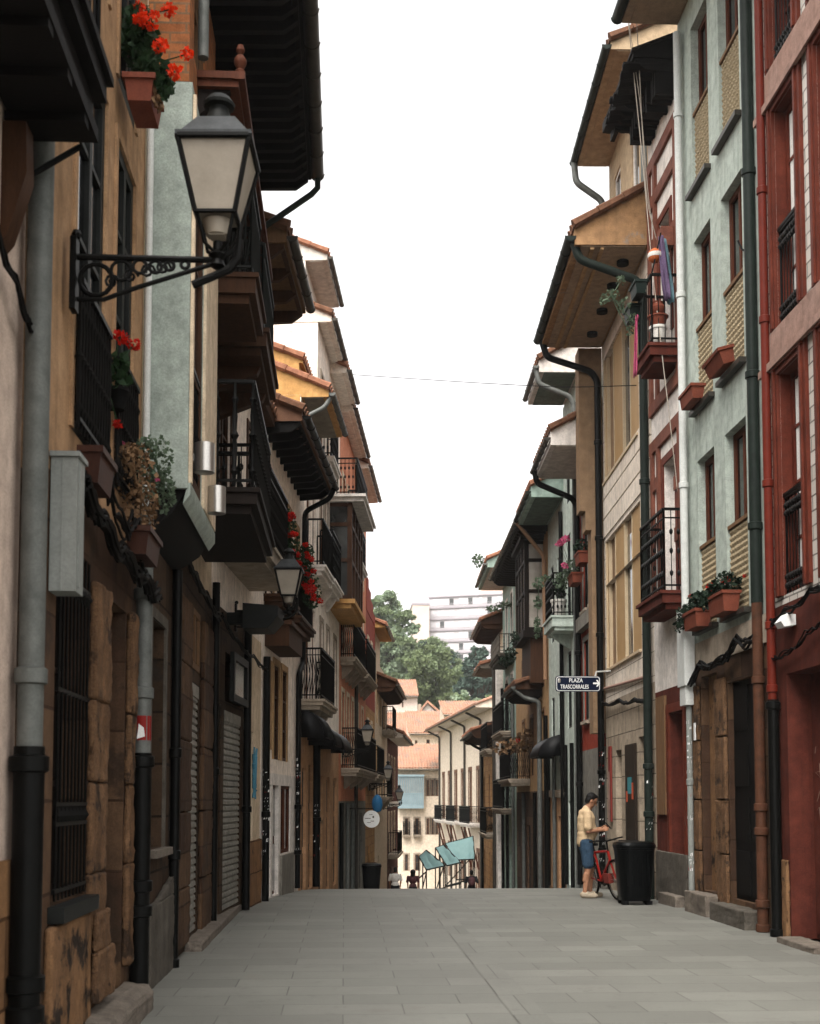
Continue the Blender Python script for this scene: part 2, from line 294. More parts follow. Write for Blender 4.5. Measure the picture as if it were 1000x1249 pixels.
# ------------------------------------------------------------------ building kit
class House:
    def __init__(h, name, label, W, s0, s1, zb=None, cat='building', group='houses along the street'):
        h.W, h.s0, h.s1 = W, s0+.004, s1-.004
        h.zb = (gz(s1)-.6) if zb is None else zb
        h.root = thing(name, label, cat, W.pt((s0+s1)/2, 0, gz((s0+s1)/2)), group)
        h.depth = 7.0
    def o(h, xa, ya, xb, yb, d=0):       # two opposite corners seen in the photo -> opening (s0, s1, z0, z1)
        a = h.W.sz(xa, ya, d); b = h.W.sz(xb, yb, d)
        return (min(a[0], b[0]), max(a[0], b[0]), min(a[1], b[1]), max(a[1], b[1]))
    def wall(h, z0, z1, mat, ops=(), name='wall', d=0.0, rev=.12, s0=None, s1=None, back=None, side=True, cap=True, floor=False, label=None, revmat=None):
        s0 = h.s0 if s0 is None else s0; s1 = h.s1 if s1 is None else s1; W = h.W; mb = MB()
        back = -h.depth if back is None else back
        ops = [(max(a, s0), min(b, s1), max(c, z0), min(e, z1), a, b, c, e) for a, b, c, e in ops]
        ops = [q for q in ops if q[1]-q[0] > .01 and q[3]-q[2] > .01]
        S = sorted({s0, s1, *[q[0] for q in ops], *[q[1] for q in ops]}); Z = sorted({z0, z1, *[q[2] for q in ops], *[q[3] for q in ops]})
        def quad(*p, mi=0): mb.add(list(p), [(0, 1, 2, 3)], mi)
        rm = 1 if revmat else 0
        for i in range(len(S)-1):
            for j in range(len(Z)-1):
                ms, mz = (S[i]+S[i+1])/2, (Z[j]+Z[j+1])/2
                if any(q[0] < ms < q[1] and q[2] < mz < q[3] for q in ops): continue
                quad(W.pt(S[i], d, Z[j]), W.pt(S[i+1], d, Z[j]), W.pt(S[i+1], d, Z[j+1]), W.pt(S[i], d, Z[j+1]))
        for a, b, c, e, A, B_, C_, E in ops:
            r = d-rev
            if A >= s0: quad(W.pt(a, d, c), W.pt(a, r, c), W.pt(a, r, e), W.pt(a, d, e), mi=rm)
            if B_ <= s1: quad(W.pt(b, d, c), W.pt(b, r, c), W.pt(b, r, e), W.pt(b, d, e), mi=rm)
            if C_ >= z0: quad(W.pt(a, d, c), W.pt(b, d, c), W.pt(b, r, c), W.pt(a, r, c), mi=rm)
            if E <= z1: quad(W.pt(a, d, e), W.pt(b, d, e), W.pt(b, r, e), W.pt(a, r, e), mi=rm)
        if side:
            quad(W.pt(s0, d, z0), W.pt(s0, back, z0), W.pt(s0, back, z1), W.pt(s0, d, z1))
            quad(W.pt(s1, d, z0), W.pt(s1, back, z0), W.pt(s1, back, z1), W.pt(s1, d, z1))
            quad(W.pt(s0, back, z0), W.pt(s1, back, z0), W.pt(s1, back, z1), W.pt(s0, back, z1))
        if cap: quad(W.pt(s0, d, z1), W.pt(s1, d, z1), W.pt(s1, back, z1), W.pt(s0, back, z1))
        if floor: quad(W.pt(s0, d, z0), W.pt(s1, d, z0), W.pt(s1, back, z0), W.pt(s0, back, z0))
        o = mb.build(name, [mat, revmat] if revmat else mat, h.root)
        if label: o['label'] = label
        return o
    def part(h, name, mb, mat, parent=None, smooth=False, label=None):
        o = mb.build(name, mat, parent or h.root, smooth)
        if label: o['label'] = label
        return o
    def window(h, op, fm='brwood', pm='glass', nx=1, nz=1, d=0, inset=.06, fw=.06, sill=None, sur=None, sw=.1, sd=.025, bars=None, arch=False):
        W = h.W; a, b, c, e = op; mb = MB(); r = d-inset
        W.box(mb, a, b, r-.03, r+.03, c, c+fw); W.box(mb, a, b, r-.03, r+.03, e-fw, e)
        W.box(mb, a, a+fw, r-.03, r+.03, c+fw, e-fw); W.box(mb, b-fw, b, r-.03, r+.03, c+fw, e-fw)
        for i in range(1, nx+1):
            m = a+(b-a)*i/(nx+1); W.box(mb, m-fw*.45, m+fw*.45, r-.025, r+.034, c+fw, e-fw)
        for i in range(1, nz+1):
            m = c+(e-c)*i/(nz+1); W.box(mb, a+fw, b-fw, r-.02, r+.026, m-.018, m+.018)
        w = h.part('window', mb, fm)
        p = MB(); W.box(p, a+.01, b-.01, r-.012, r, c+.01, e-.01); h.part('pane', p, pm, w)
        if sill:
            q = MB(); W.box(q, a-.08, b+.08, d+.001, d+.1, c-.07, c-.003); h.part('sill', q, sill, w)
        if sur:
            q = MB(); k = d+.0005
            W.box(q, a-sw, a-.002, k, d+sd, c-.002, e+sw); W.box(q, b+.002, b+sw, k, d+sd, c-.002, e+sw); W.box(q, a-.002, b+.002, k, d+sd, e+.002, e+sw)
            h.part('surround', q, sur, w)
        if bars:
            q = MB(); h.rail_run(q, [(a+.02, d-.03), (b-.02, d-.03)], c+.03, bars[0], bars[1]); h.part('railing', q, bars[2] if len(bars) > 2 else 'iron', w)
        return w
    def door(h, op, mat='dkwood', d=0, inset=.08, panels=(2, 3), glass=False, sur=None, sw=.14, label=None):
        W = h.W; a, b, c, e = op; r = d-inset; mb = MB(); W.box(mb, a, b, r-.05, r, c, e)
        nx, nz = panels
        for i in range(nx):
            for j in range(nz):
                u0 = a+(b-a)*i/nx+.06; u1 = a+(b-a)*(i+1)/nx-.06; v0 = c+(e-c)*j/nz+.07; v1 = c+(e-c)*(j+1)/nz-.07
                if u1 > u0 and v1 > v0: W.box(mb, u0, u1, r+.0005, r+.022, v0, v1, 1 if glass else 0)
        o = h.part('door', mb, [mat, 'glass'], label=label)
        q = MB(); m = a+(b-a)*.18; W.box(q, m-.012, m+.012, r+.002, r+.06, c+.98, c+1.12); h.part('handle', q, 'brassy', o)
        if sur:
            q = MB(); k = d+.0005
            W.box(q, a-sw, a-.002, k, d+.04, c, e+sw); W.box(q, b+.002, b+sw, k, d+.04, c, e+sw); W.box(q, a-.002, b+.002, k, d+.04, e+.002, e+sw)
            h.part('surround', q, sur, o)
        return o
    def shutter(h, op, d=0, inset=.16, mat='shutter'):
        W = h.W; a, b, c, e = op; r = d-inset; mb = MB(); z = c; st = .085
        while z < e-.02:
            t = min(z+st, e)
            mb.add([W.pt(a, r, z), W.pt(b, r, z), W.pt(b, r+.028, z+.02), W.pt(a, r+.028, z+.02), W.pt(b, r+.022, t-.02), W.pt(a, r+.022, t-.02), W.pt(b, r, t), W.pt(a, r, t)],
                   [(0, 1, 2, 3), (3, 2, 4, 5), (5, 4, 6, 7)])
            z = t
        W.box(mb, a, b, r-.03, r+.04, e-.14, e-.001)
        return h.part('roller_shutter', mb, mat)
    def hole(h, op, d=0, inset=.5):      # an unlit passage: three dark inner faces
        W = h.W; a, b, c, e = op; mb = MB(); W.box(mb, a, b, d-inset-.03, d-inset, c, e); return h.part('dark_recess', mb, 'dark')
    # railings --------------------------------------------------------------
    def rail_run(h, mb, pts, z, hh, style='bars', step=None, fat=1.0):
        W = h.W
        def seg_box(p, q, w, z0, z1):
            (a, d0), (b, d1) = p, q
            if abs(a-b) < 1e-6: W.box(mb, a-w, a+w, min(d0, d1), max(d0, d1), z0, z1)
            else: W.box(mb, min(a, b), max(a, b), d0-w, d0+w, z0, z1)
        for p, q in zip(pts[:-1], pts[1:]):
            seg_box(p, q, .024, z+hh-.035, z+hh); seg_box(p, q, .014, z+.07, z+.095)
            if style in ('scroll', 'mesh'): seg_box(p, q, .010, z+hh-.16, z+hh-.14)
            ln = max(abs(p[0]-q[0]), abs(p[1]-q[1])); st = step or {'bars': .11, 'turned': .125, 'scroll': .1, 'mesh': .06, 'wood': .15}[style]
            k = max(1, int(round(ln/st)))
            for i in range(k+1):
                t = i/k; c = W.pt(p[0]+(q[0]-p[0])*t, p[1]+(q[1]-p[1])*t, z)
                if style == 'turned' or style == 'wood':
                    f = fat if style == 'turned' else 1.3
                    H = hh*W.k-.03
                    mb.lathe(c, [(.011*f, .02), (.013*f, .12*H), (.027*f, .16*H), (.014*f, .2*H), (.02*f, .38*H), (.014*f, .46*H), (.03*f, .5*H), (.014*f, .54*H), (.02*f, .68*H), (.013*f, .8*H), (.026*f, .84*H), (.012*f, .88*H), (.011*f, H)], 6)
                else:
                    e = i in (0, k); r = .016 if e else .0075
                    mb.tube([c+Vector((0, 0, 0)), c+Vector((0, 0, hh*W.k-.02))], r, 4)
                    if style == 'scroll' and not e:
                        for zz in (.22, .5, .74):
                            mb.lathe(c+Vector((0, 0, zz*hh)), [(.008, -.05), (.028, -.02), (.03, .02), (.008, .05)], 5)
                    if style == 'mesh' and i < k:
                        c2 = W.pt(p[0]+(q[0]-p[0])*(i+1)/k, p[1]+(q[1]-p[1])*(i+1)/k, z)
                        mb.tube([c+Vector((0, 0, .1)), c2+Vector((0, 0, hh*.5)), c+Vector((0, 0, hh-.15))], .009, 4)
    def balcony(h, s0, s1, z, d, hh=1.0, slab=.12, ms='concrete', mr='iron', style='bars', d0=0, corbels=0, mould=True, wrap=True, base=0, label=None, ends=(1, 1), fat=1.0, step=None):
        W = h.W; mb = MB(); W.box(mb, s0, s1, d0+.002, d, z-slab, z)
        if mould: W.box(mb, s0+.06, s1-.06, d0+.002, d-.07, z-slab-.09, z-slab-.001); W.box(mb, s0-.03, s1+.03, d0+.003, d+.035, z-.045, z+.004)
        for i in range(corbels):
            c = s0+(s1-s0)*(i+.5)/corbels; zz = z-slab-(.091 if mould else .001)
            mb.prism([W.pt(c-.07, d0+.002, zz), W.pt(c-.07, d-.1, zz), W.pt(c-.07, d-.14, zz-.09), W.pt(c-.07, d0+.05, zz-.34), W.pt(c-.07, d0+.002, zz-.34)], W.u*.14)
        o = h.part('balcony', mb, ms, label=label)
        q = MB(); k = d-.05; pts = [(s0+.04, k), (s1-.04, k)]
        if wrap and ends[0]: pts = [(s0+.04, d0+.03)]+pts
        if wrap and ends[1]: pts = pts+[(s1-.04, d0+.03)]
        h.rail_run(q, pts, z+.005+base, hh, style, step, fat); h.part('railing', q, mr, o)
        return o
    # roofs -----------------------------------------------------------------
    def eave(h, z, d, soffit='soffit', tile='oldtile', gut='coppergutter', s0=None, s1=None, th=.16, slope=.4, raft=None, rs=.45, back=-3.5, d0=0, gr=.065, gable=None, fascia=.0, lip=True, tiles=True):
        W = h.W; s0 = h.s0 if s0 is None else s0; s1 = h.s1 if s1 is None else s1
        mb = MB()
        # solid eave: flat soffit, sloping top running back over the house
        zt = z+th; zr = zt+(d-back)*slope
        mb.prism([W.pt(s0, d, z), W.pt(s0, d, zt), W.pt(s0, back, zr), W.pt(s0, back, z)], W.u*(s1-s0)*math.hypot(1, W.m))
        o = h.part('roof', mb, gable or soffit)
        if lip:
            q = MB(); W.box(q, s0+.03, s1-.03, d0+.05, d-.12, z-.02, z-.002); h.part('soffit', q, soffit, o)
        q = MB()   # tiles: barrel rows down the slope, over a thin slab
        nrm = .03
        q.prism([W.pt(s0-.05, d+.03, zt+.002-.03*slope), W.pt(s0-.05, d+.03, zt+.045-.03*slope), W.pt(s0-.05, back, zr+.045), W.pt(s0-.05, back, zr+.002)], W.u*((s1-s0+.1)*math.hypot(1, W.m)))
        if tiles:
            k = max(2, int((s1-s0+.1)/.21))
            for i in range(k+1):
                c = s0-.05+(s1-s0+.1)*i/k
                L = d+.1-back; ns = max(2, int(L/.42))
                pts = []; rr = []
                for j in range(ns):
                    for t, r_ in ((j/ns, .085), ((j+1)/ns-.002, .068)):
                        dd = d+.035-L*t; pts.append(W.pt(c, dd, zt+.05+(d-dd)*slope)); rr.append(r_)
                q.tube(pts, rr, 6)
        h.part('tiles', q, tile, o)
        if raft:
            q = MB(); k = int((s1-s0)/rs)
            for i in range(k+1):
                c = s0+.08+(s1-s0-.16)*i/max(1, k)
                q.prism([W.pt(c-.04, d0, z-.2), W.pt(c-.04, d-.2, z-.17), W.pt(c-.04, d-.05, z-.06), W.pt(c-.04, d-.05, z-.001), W.pt(c-.04, d0, z-.001)], W.u*.08)
            W.box(q, s0+.03, s1-.03, d-.1, d-.04, z-.05, z-.0015); h.part('rafters', q, raft, o)  # row of rafters plus the board along their outer ends
        if gut:
            q = MB(); gz_ = z+th*.5; cx = d+.075
            prof = [(cx+gr*math.cos(t), gz_+gr*math.sin(t)) for t in [math.pi*(1+i/8) for i in range(9)]]
            prof2 = [(cx+(gr-.012)*math.cos(t), gz_+.002+(gr-.012)*math.sin(t)) for t in [math.pi*(2-i/8) for i in range(9)]]
            q.prism([W.pt(s0-.02, a, b) for a, b in prof+prof2], W.u*((s1-s0+.04)*math.hypot(1, W.m)))
            k = int((s1-s0)/.55)
            for i in range(k+1):
                c = s0+(s1-s0)*i/max(1, k)
                pr = [(cx+(gr+.012)*math.cos(t), gz_+(gr+.012)*math.sin(t)) for t in [math.pi*(1+i2/6) for i2 in range(7)]]
                q.prism([W.pt(c-.012, a, b) for a, b in pr], W.u*.024)
            h.part('gutter', q, gut, o)
        return o
    def pipe(h, pts, r, mat='blackpipe', collars=(), name='downpipe', n=14, label=None, parent=None):   # pts: (s, d, z)
        W = h.W; mb = MB(); P = [W.pt(*p) for p in pts]
        Q = [P[0]]
        for i in range(1, len(P)-1):     # rounded elbows
            a, b, c = P[i-1], P[i], P[i+1]; k = min(.12, (b-a).length*.4, (c-b).length*.4)
            u = b+(a-b).normalized()*k; v = b+(c-b).normalized()*k
            for t in (0, .25, .5, .75, 1): Q.append(u*(1-t)**2+b*2*t*(1-t)+v*t*t)
        Q.append(P[-1]); mb.tube(Q, r, n)
        for s, d, z in collars: mb.lathe(W.pt(s, d, z), [(r*1.02, -.05), (r*1.28, -.04), (r*1.28, .04), (r*1.02, .05)], n)
        return h.part(name, mb, mat, smooth=False, label=label, parent=parent)
    def cables(h, pts, mat='cable', nb=4, r=.012, spread=.05, sag=.06, seed=1):   # a bundle clipped along the wall, as one part
        g = random.Random(seed); W = h.W; mb = MB()
        for b in range(nb):
            o1, o2 = g.uniform(-spread, spread), g.uniform(0, spread); P = []
            for (p, q) in zip(pts[:-1], pts[1:]):
                for i in range(7):
                    t = i/7; w = math.sin(math.pi*t)*sag*g.uniform(.3, 1.3)
                    P.append(W.pt(p[0]+(q[0]-p[0])*t, p[1]+(q[1]-p[1])*t+o2+g.uniform(-.004, .004), p[2]+(q[2]-p[2])*t+o1*(.6+.4*math.sin(5*t+b))-w))
            P.append(W.pt(pts[-1][0], pts[-1][1]+o2, pts[-1][2]+o1)); mb.tube(P, r*g.uniform(.6, 1.3), 5)
        return h.part('cables', mb, mat)
def slab_box(h, name, s0, s1, d0, d1, z0, z1, mat, parent=None):
    mb = MB(); h.W.box(mb, s0, s1, d0, d1, z0, z1); return h.part(name, mb, mat, parent)
# ------------------------------------------------------------------ ground
def sheet(name, mat, xs, ys, dz, kind='structure'):
    mb = MB(); k = len(xs); vs = [(x, y, gz(y)+dz) for y in ys for x in xs]
    mb.add(vs, [(j*k+i, j*k+i+1, (j+1)*k+i+1, (j+1)*k+i) for j in range(len(ys)-1) for i in range(k-1)])
    o = mb.build(name, mat); o['kind'] = kind; return o
YS = [-12, -4, 4]+[10+i*1.0 for i in range(100)]+[112+i*8 for i in range(12)]+[230, 300, 420, 700, 1500]
sheet('ground', 'earth', [-900, -200, -60, -20, 0, 20, 60, 200, 900], YS, -.06)
YP = [y for y in YS if y <= 112]
sheet('street_paving', 'paving', [-3.2, 1.27, 1.57, 10.5], YP, 0)
sheet('drain_line', 'pavec', [1.29, 1.55], YP, .004)

L0 = Wall(-1.74, 0, 1, 1.022); LA = Wall(-1.90, 0, 1); L4 = Wall(-1.74-16*.0739, .0739, 1, 1.025); L5 = Wall(-3.35, .095, 1, 1.022)
GL = 'houses on the lamp side of the street'
def rowcols(cols, rows): return [(a, b, c, e) for a, b in cols for c, e in rows]

# ================================================================== LEFT SIDE
# -- nearest: pink beige stucco house with a dark balcony overhead
h = House('stucco_house', 'pink beige stucco house with orange stone base, under a dark timber balcony', LA, 1.5, 7.2, group=GL)
h.wall(1.31, 9.5, M['pinkst']); h.wall(h.zb, 1.309, M['orange_stone'], name='stone_base', d=.03, cap=True)
bo = h.balcony(3.2, 7.0, 5.86, .5, hh=1.0, slab=.16, ms='blackwood', mr='iron', style='bars', mould=True)
mb = MB(); LA.box(mb, 3.22, 6.98, .02, .46, 5.45, 5.53); h.part('boarding', mb, 'blackwood', bo)
for i in range(9):
    mb = MB(); LA.box(mb, 3.3+i*.42, 3.4+i*.42, .01, .45, 5.40, 5.449); h.part('joist', mb, 'blackwood', bo)
mb = MB(); mb.tube([LA.pt(6.84, .0, 5.1), LA.pt(6.97, .36, 5.42)], .018, 6); h.part('strut', mb, 'iron', bo)
mb = MB(); mb.prism([LA.pt(6.66, .001, 4.7), LA.pt(6.66, .04, 4.75), LA.pt(6.66, .14, 5.1), LA.pt(6.66, .13, 5.39), LA.pt(6.66, .001, 5.39)], LA.u*.16); h.part('corbel', mb, 'brwood', bo)
h.cables([(6.2, .05, 4.7), (6.7, .06, 4.5), (7.1, .07, 4.35)], seed=3)
h.pipe([(7.08, .115, 9), (7.08, .115, 1.95)], .074, 'zinc', [(7.08, .115, 2.35), (7.08, .115, 5.6)], label='grey zinc downpipe')
h.pipe([(7.08, .115, 1.949), (7.08, .115, .0)], .088, 'blackpipe', [(7.08, .115, 1.85), (7.08, .115, .62), (7.08, .115, .45), (7.08, .115, -.02)], label='black iron foot of the downpipe')

# -- ochre house with tall openings, railings and stone pillars
h = House('ochre_house', 'ochre plastered house with tall dark french windows and orange stone pillars below', L0, 7.2, 10.4, group=GL)
w1 = (7.76, 8.68, 3.95, 6.56); w2 = (9.1, 9.86, 3.95, 6.55); w3 = (7.76, 8.68, 7.3, 9.3); w4 = (9.1, 9.86, 7.0, 9.3)
h.wall(3.55, 9.6, M['ochre'], [w1, w2, w3, w4], rev=.25)
for w in (w1, w2, w3, w4): h.window(w, 'irong', 'glass', 1, 3, inset=.035, fw=.09, sur='ochre', sw=.07, sd=.02)
for w in (w1, w2):
    q = MB(); h.rail_run(q, [(w[0]-.03, .05), (w[1]+.03, .05)], w[2]-.03, .98, 'turned', step=.09); h.part('railing', q, 'iron')
d1 = (7.45, 8.38, 1.02, 3.22); d2 = (8.95, 9.82, .08, 3.1)
h.wall(h.zb, 3.549, M['brown_stone'], [d1, d2], name='stone_base', rev=.3)
wd_ = h.window(d1, 'dkwood', 'glass', 1, 2, inset=.2, fw=.08)
q = MB()
for i in range(9):
    s = d1[0]+.05+i*(d1[1]-d1[0]-.1)/8; q.tube([L0.pt(s, .012, 1.04), L0.pt(s, .012, 3.2)], .009, 5)
for z in (1.1, 1.5, 1.62, 2.3, 3.0): L0.box(q, d1[0]+.02, d1[1]-.02, .002, .022, z-.012, z+.012)
for i in range(8):
    s = d1[0]+.1+i*(d1[1]-d1[0]-.1)/8; q.lathe(L0.pt(s, .012, 1.5), [(.005, 0), (.04, .05), (.005, .11)], 5); q.lathe(L0.pt(s, .012, 2.9), [(.005, 0), (.04, .05), (.005, .11)], 5)
h.part('grille', q, 'iron', wd_)
q = MB(); L0.box(q, 7.38, 8.42, .002, .1, .92, 1.015); h.part('sill', q, 'irong', wd_)
h.door(d2, 'dkwood', inset=.28, panels=(2, 4))
for k, (a, b) in enumerate(((8.42, 8.93), (9.84, 10.08))):
    mb = MB(); z = .35
    for hh in (.8, .62, .55, .8):
        L0.box(mb, a+.01*(z > 1), b, .002, .05+.01*math.sin(z*9), z, z+hh-.012); z += hh
    h.part('pillar', mb, 'pillar')
mb = MB(); L0.box(mb, 7.3, 8.4, .002, .06, -.1, .9); h.part('plinth', mb, 'oldplaster')
mb = MB(); mb.prism([L0.pt(8.2, .003, -.05), L0.pt(8.2, .24, -.05), L0.pt(8.2, .24, .14), L0.pt(8.2, .2, .19), L0.pt(8.2, .003, .22)], L0.u*1.75); h.part('step', mb, 'kerb')
mb = MB(); L0.box(mb, 8.42, 9.0, .051, .1, .28, .62); L0.box(mb, 8.44, 8.9, .051, .085, .62, .88); h.part('plinth', mb, 'pillar')
h.cables([(7.7, .06, 3.62), (8.4, .07, 3.5), (9.1, .09, 3.42), (9.9, .1, 3.4), (10.35, .12, 3.36)], nb=8, r=.016, spread=.08, sag=.09, seed=5)
h.cables([(8.3, .08, 3.95), (8.75, .12, 3.6), (9.3, .12, 3.75), (9.7, .1, 3.45)], nb=4, r=.014, spread=.06, sag=.12, seed=8)
h.pipe([(10.36, .05, 7.6), (10.36, .05, 3.95)], .03, 'whitepipe', label='thin white conduit')
h.pipe([(10.15, .09, 3.95), (10.15, .09, 2.02)], .068, 'zinc', [(10.15, .09, 3.3), (10.15, .09, 2.5)], label='grey zinc downpipe')
h.pipe([(10.15, .09, 2.019), (10.15, .09, .0)], .078, 'blackpipe', [(10.15, .09, 1.95), (10.15, .09, .95), (10.15, .09, .75), (10.15, .09, -.0)], label='black iron foot of the downpipe')
mb = MB(); mb.lathe(L0.pt(10.15, .09, 2.12), [(.0705, 0), (.0705, .2)], 10); sk = single('sticker', 'torn red and white sticker wrapped round the grey downpipe', 'sticker', mb, 'stickr')
mb = MB(); mb.prism([L0.pt(10.15, .09, 2.13)+Vector((-.035, -.066, 0)), L0.pt(10.15, .09, 2.13)+Vector((.03, -.068, .02)), L0.pt(10.15, .09, 2.22)+Vector((.02, -.07, 0)), L0.pt(10.15, .09, 2.25)+Vector((-.02, -.071, 0))], (0, -.003, 0)); mb.build('print', M['signwhite'], sk)
mb = MB(); L0.box(mb, 7.22, 7.42, .01, .165, 2.84, 3.62); L0.box(mb, 7.26, 7.3, .166, .172, 2.87, 3.59); L0.box(mb, 7.215, 7.219, .075, .083, 2.84, 3.62); L0.box(mb, 7.2, 7.44, .005, .18, 3.621, 3.65)
single('utility_box', 'tall grey green metal cabinet on the wall beside the grey zinc downpipe', 'utility box', mb, 'greymetal')
mb = MB(); L0.box(mb, 9.08, 9.3, -.27, -.22, 2.3, 2.45, 0); L0.box(mb, 9.12, 9.26, -.219, -.214, 2.33, 2.42, 1); single('meter_plate', 'small white meter plate in the dark stone doorway', 'plate', mb, ['signwhite', 'irong'])

# -- house with the grey green bay, timber eave overhead and iron balconies
h = House('bay_house', 'house with a grey green bay, iron balconies and a deep black rafter eave above', L0, 10.4, 16.0, group=GL)
bays = (10.56, 11.42, 4.35, 7.35)
op = [(12.7, 13.5, 4.75, 6.6), (14.2, 15.1, 4.75, 6.6), (12.6, 13.3, 6.95, 9.0), (14.3, 15.3, 6.95, 9.0)]
h.wall(4.2, 9.58, M['cream'], op)
for w in op: h.window(w, 'tanwood', 'glass', 1, 2, sur='tanwood', fw=.08)
gr = [(11.05, 11.88, 1.2, 3.25), (13.85, 14.68, .12, 2.95), (13.75, 14.75, 3.12, 3.8)]
h.wall(h.zb, 4.199, M['dark_stone'], gr, name='stone_base', rev=.3)
h.window(gr[0], 'irong', 'glass', 1, 2, inset=.2, sill='kerb', sur='greystone', sw=.1)
h.shutter(gr[1], inset=.03); h.window(gr[2], 'tanwood', 'glassg', 1, 0, inset=.02, fw=.07)
mb = MB(); L0.box(mb, 10.9, 12.6, .002, .07, -.1, .72); mb.prism([L0.pt(11.3, .0705, .72), L0.pt(12.3, .0705, .9), L0.pt(12.6, .0705, .72)], L0.n*-.06); h.part('plinth', mb, 'greystone')
for a, b in ((12.75, 13.7), (14.85, 15.9)):
    mb = MB(); z = .1
    for hh in (.62, .8, .75, .8, .7): L0.box(mb, a, b, .002, .055, z, z+hh-.015); z += hh
    h.part('pillar', mb, 'brown_stone')
hb = House.__new__(House); hb.W, hb.s0, hb.s1, hb.zb, hb.root, hb.depth = L0, 10.45, 12.5, 4.2, h.root, .02
hb.wall(4.25, 7.78, M['greygreen'], [bays], name='bay', d=.39, back=.002, rev=.15, floor=True)
hb.window(bays, 'brwood', 'glass', 0, 2, d=.39, inset=.035, fw=.1, bars=(1.05, 'turned'))
mb = MB()
for a, b in ((10.5, 10.56), (11.45, 12.45)): L0.box(mb, a, b, .391, .42, 4.31, 7.7)
h.part('bay_pilaster', mb, 'cream')
mb = MB(); mb.prism([L0.pt(10.5, .003, 3.9), L0.pt(10.5, .10, 3.94), L0.pt(10.5, .26, 4.05), L0.pt(10.5, .37, 4.249), L0.pt(10.5, .003, 4.249)], L0.u*1.95); h.part('bay_underside', mb, 'blackwood'); mb = MB()  # shade beneath the bay is put into the black colour of its underside
mb.prism([L0.pt(10.47, .35, 4.12), L0.pt(10.47, .412, 4.2), L0.pt(10.47, .412, 4.30), L0.pt(10.47, .391, 4.30), L0.pt(10.47, .371, 4.22)], L0.u*2.02); h.part('bay_bracket', mb, 'greygreen')
hb.wall(7.785, 9.4, M['orbrick'], [(10.75, 11.6, 8.2, 9.3)], name='brick_panel', d=.36, back=.002, rev=.12)
hb.window((10.75, 11.6, 8.2, 9.3), 'tanwood', 'glass', 1, 1, d=.36, inset=.05)
mb = MB(); L0.box(mb, 11.0, 15.4, .002, .74, 8.07, 8.14); L0.box(mb, 10.97, 15.43, .7, .80, 8.13, 8.2); L0.box(mb, 10.97, 11.03, .36, .7, 8.135, 8.2)
cn = h.part('canopy', mb, 'redwood')
for i in range(10):
    mb = MB(); mb.prism([L0.pt(11.05+i*.46, .003, 7.6), L0.pt(11.05+i*.46, .2, 7.68), L0.pt(11.05+i*.46, .66, 8.069), L0.pt(11.05+i*.46, .003, 8.069)], L0.u*.1); h.part('bracket', mb, 'dkwood', cn)
mb = MB(); mb.lathe(L0.pt(11.06, .75, 8.2), [(.045, 0), (.05, .05), (.03, .07), (.058, .12), (.06, .16), (.035, .2), (.02, .21), (.042, .25), (.03, .3), (.0, .31)], 10); h.part('finial', mb, 'redwood', cn)
h.pipe([(10.95, .42, 9.5), (10.95, .42, 8.3)], .05, 'zinc')
h.balcony(12.55, 15.3, 4.78, .83, hh=1.12, slab=.16, ms='dkwood', mr='iron', style='turned', fat=1.5, step=.17)
h.balcony(12.5, 13.7, 6.98, .80, hh=1.02, slab=.2, ms='brwood', mr='irong', style='mesh')
h.balcony(14.0, 15.95, 6.98, .82, hh=1.02, slab=.2, ms='brwood', mr='irong', style='mesh', corbels=2)
h.eave(9.6, 1.28, 'blackwood', 'oldtile', 'coppergutter', s0=10.6, s1=15.7, raft='blackwood', rs=.24, gr=.085, lip=False)
mb = MB(); mb.tube([L0.pt(15.66, 1.36, 9.62), L0.pt(15.7, 1.36, 9.5), L0.pt(15.72, 1.28, 9.42), L0.pt(15.78, .45, 8.85), L0.pt(15.8, .02, 8.67)], .04, 8); h.part('gutter_outlet', mb, 'greenpipe')
h.pipe([(12.35, .06, 3.9), (12.35, .06, 0)], .05, 'blackpipe', [(12.35, .06, 2.1), (12.35, .06, 1.1), (12.35, .06, .04)])
h.pipe([(15.95, .07, 4.4), (15.95, .07, 0)], .05, 'blackpipe', [(15.95, .07, 2.0)])
h.cables([(12.6, .1, 4.1), (13.5, .08, 4.05), (14.5, .09, 4.0), (15.9, .1, 3.95)], nb=4, seed=12)
for s, zz, nm in ((10.72, 4.45, 'brushed steel cylinder lamp on the bay, the one close to the leafy plant'), (11.75, 4.33, 'brushed steel cylinder lamp on the cream strip of the bay')):
    mb = MB(); mb.lathe(L0.pt(s, .50, zz), [(.075, 0), (.09, .004), (.09, .26), (.075, .264)], 20); L0.box(mb, s-.03, s+.03, .392, .43, zz+.1, zz+.16); single('wall_lamp', nm, 'wall lamp', mb, 'steel', 'steel cylinder lamps on the bay', smooth=False)
mb = MB(); mb.prism([L0.pt(13.6, .003, -.05), L0.pt(13.6, .2, -.05), L0.pt(13.6, .2, .09), L0.pt(13.6, .003, .11)], L0.u*5.4); single('kerb', 'low stone kerb under the two grey roller shutters', 'kerb', mb, 'kerb')

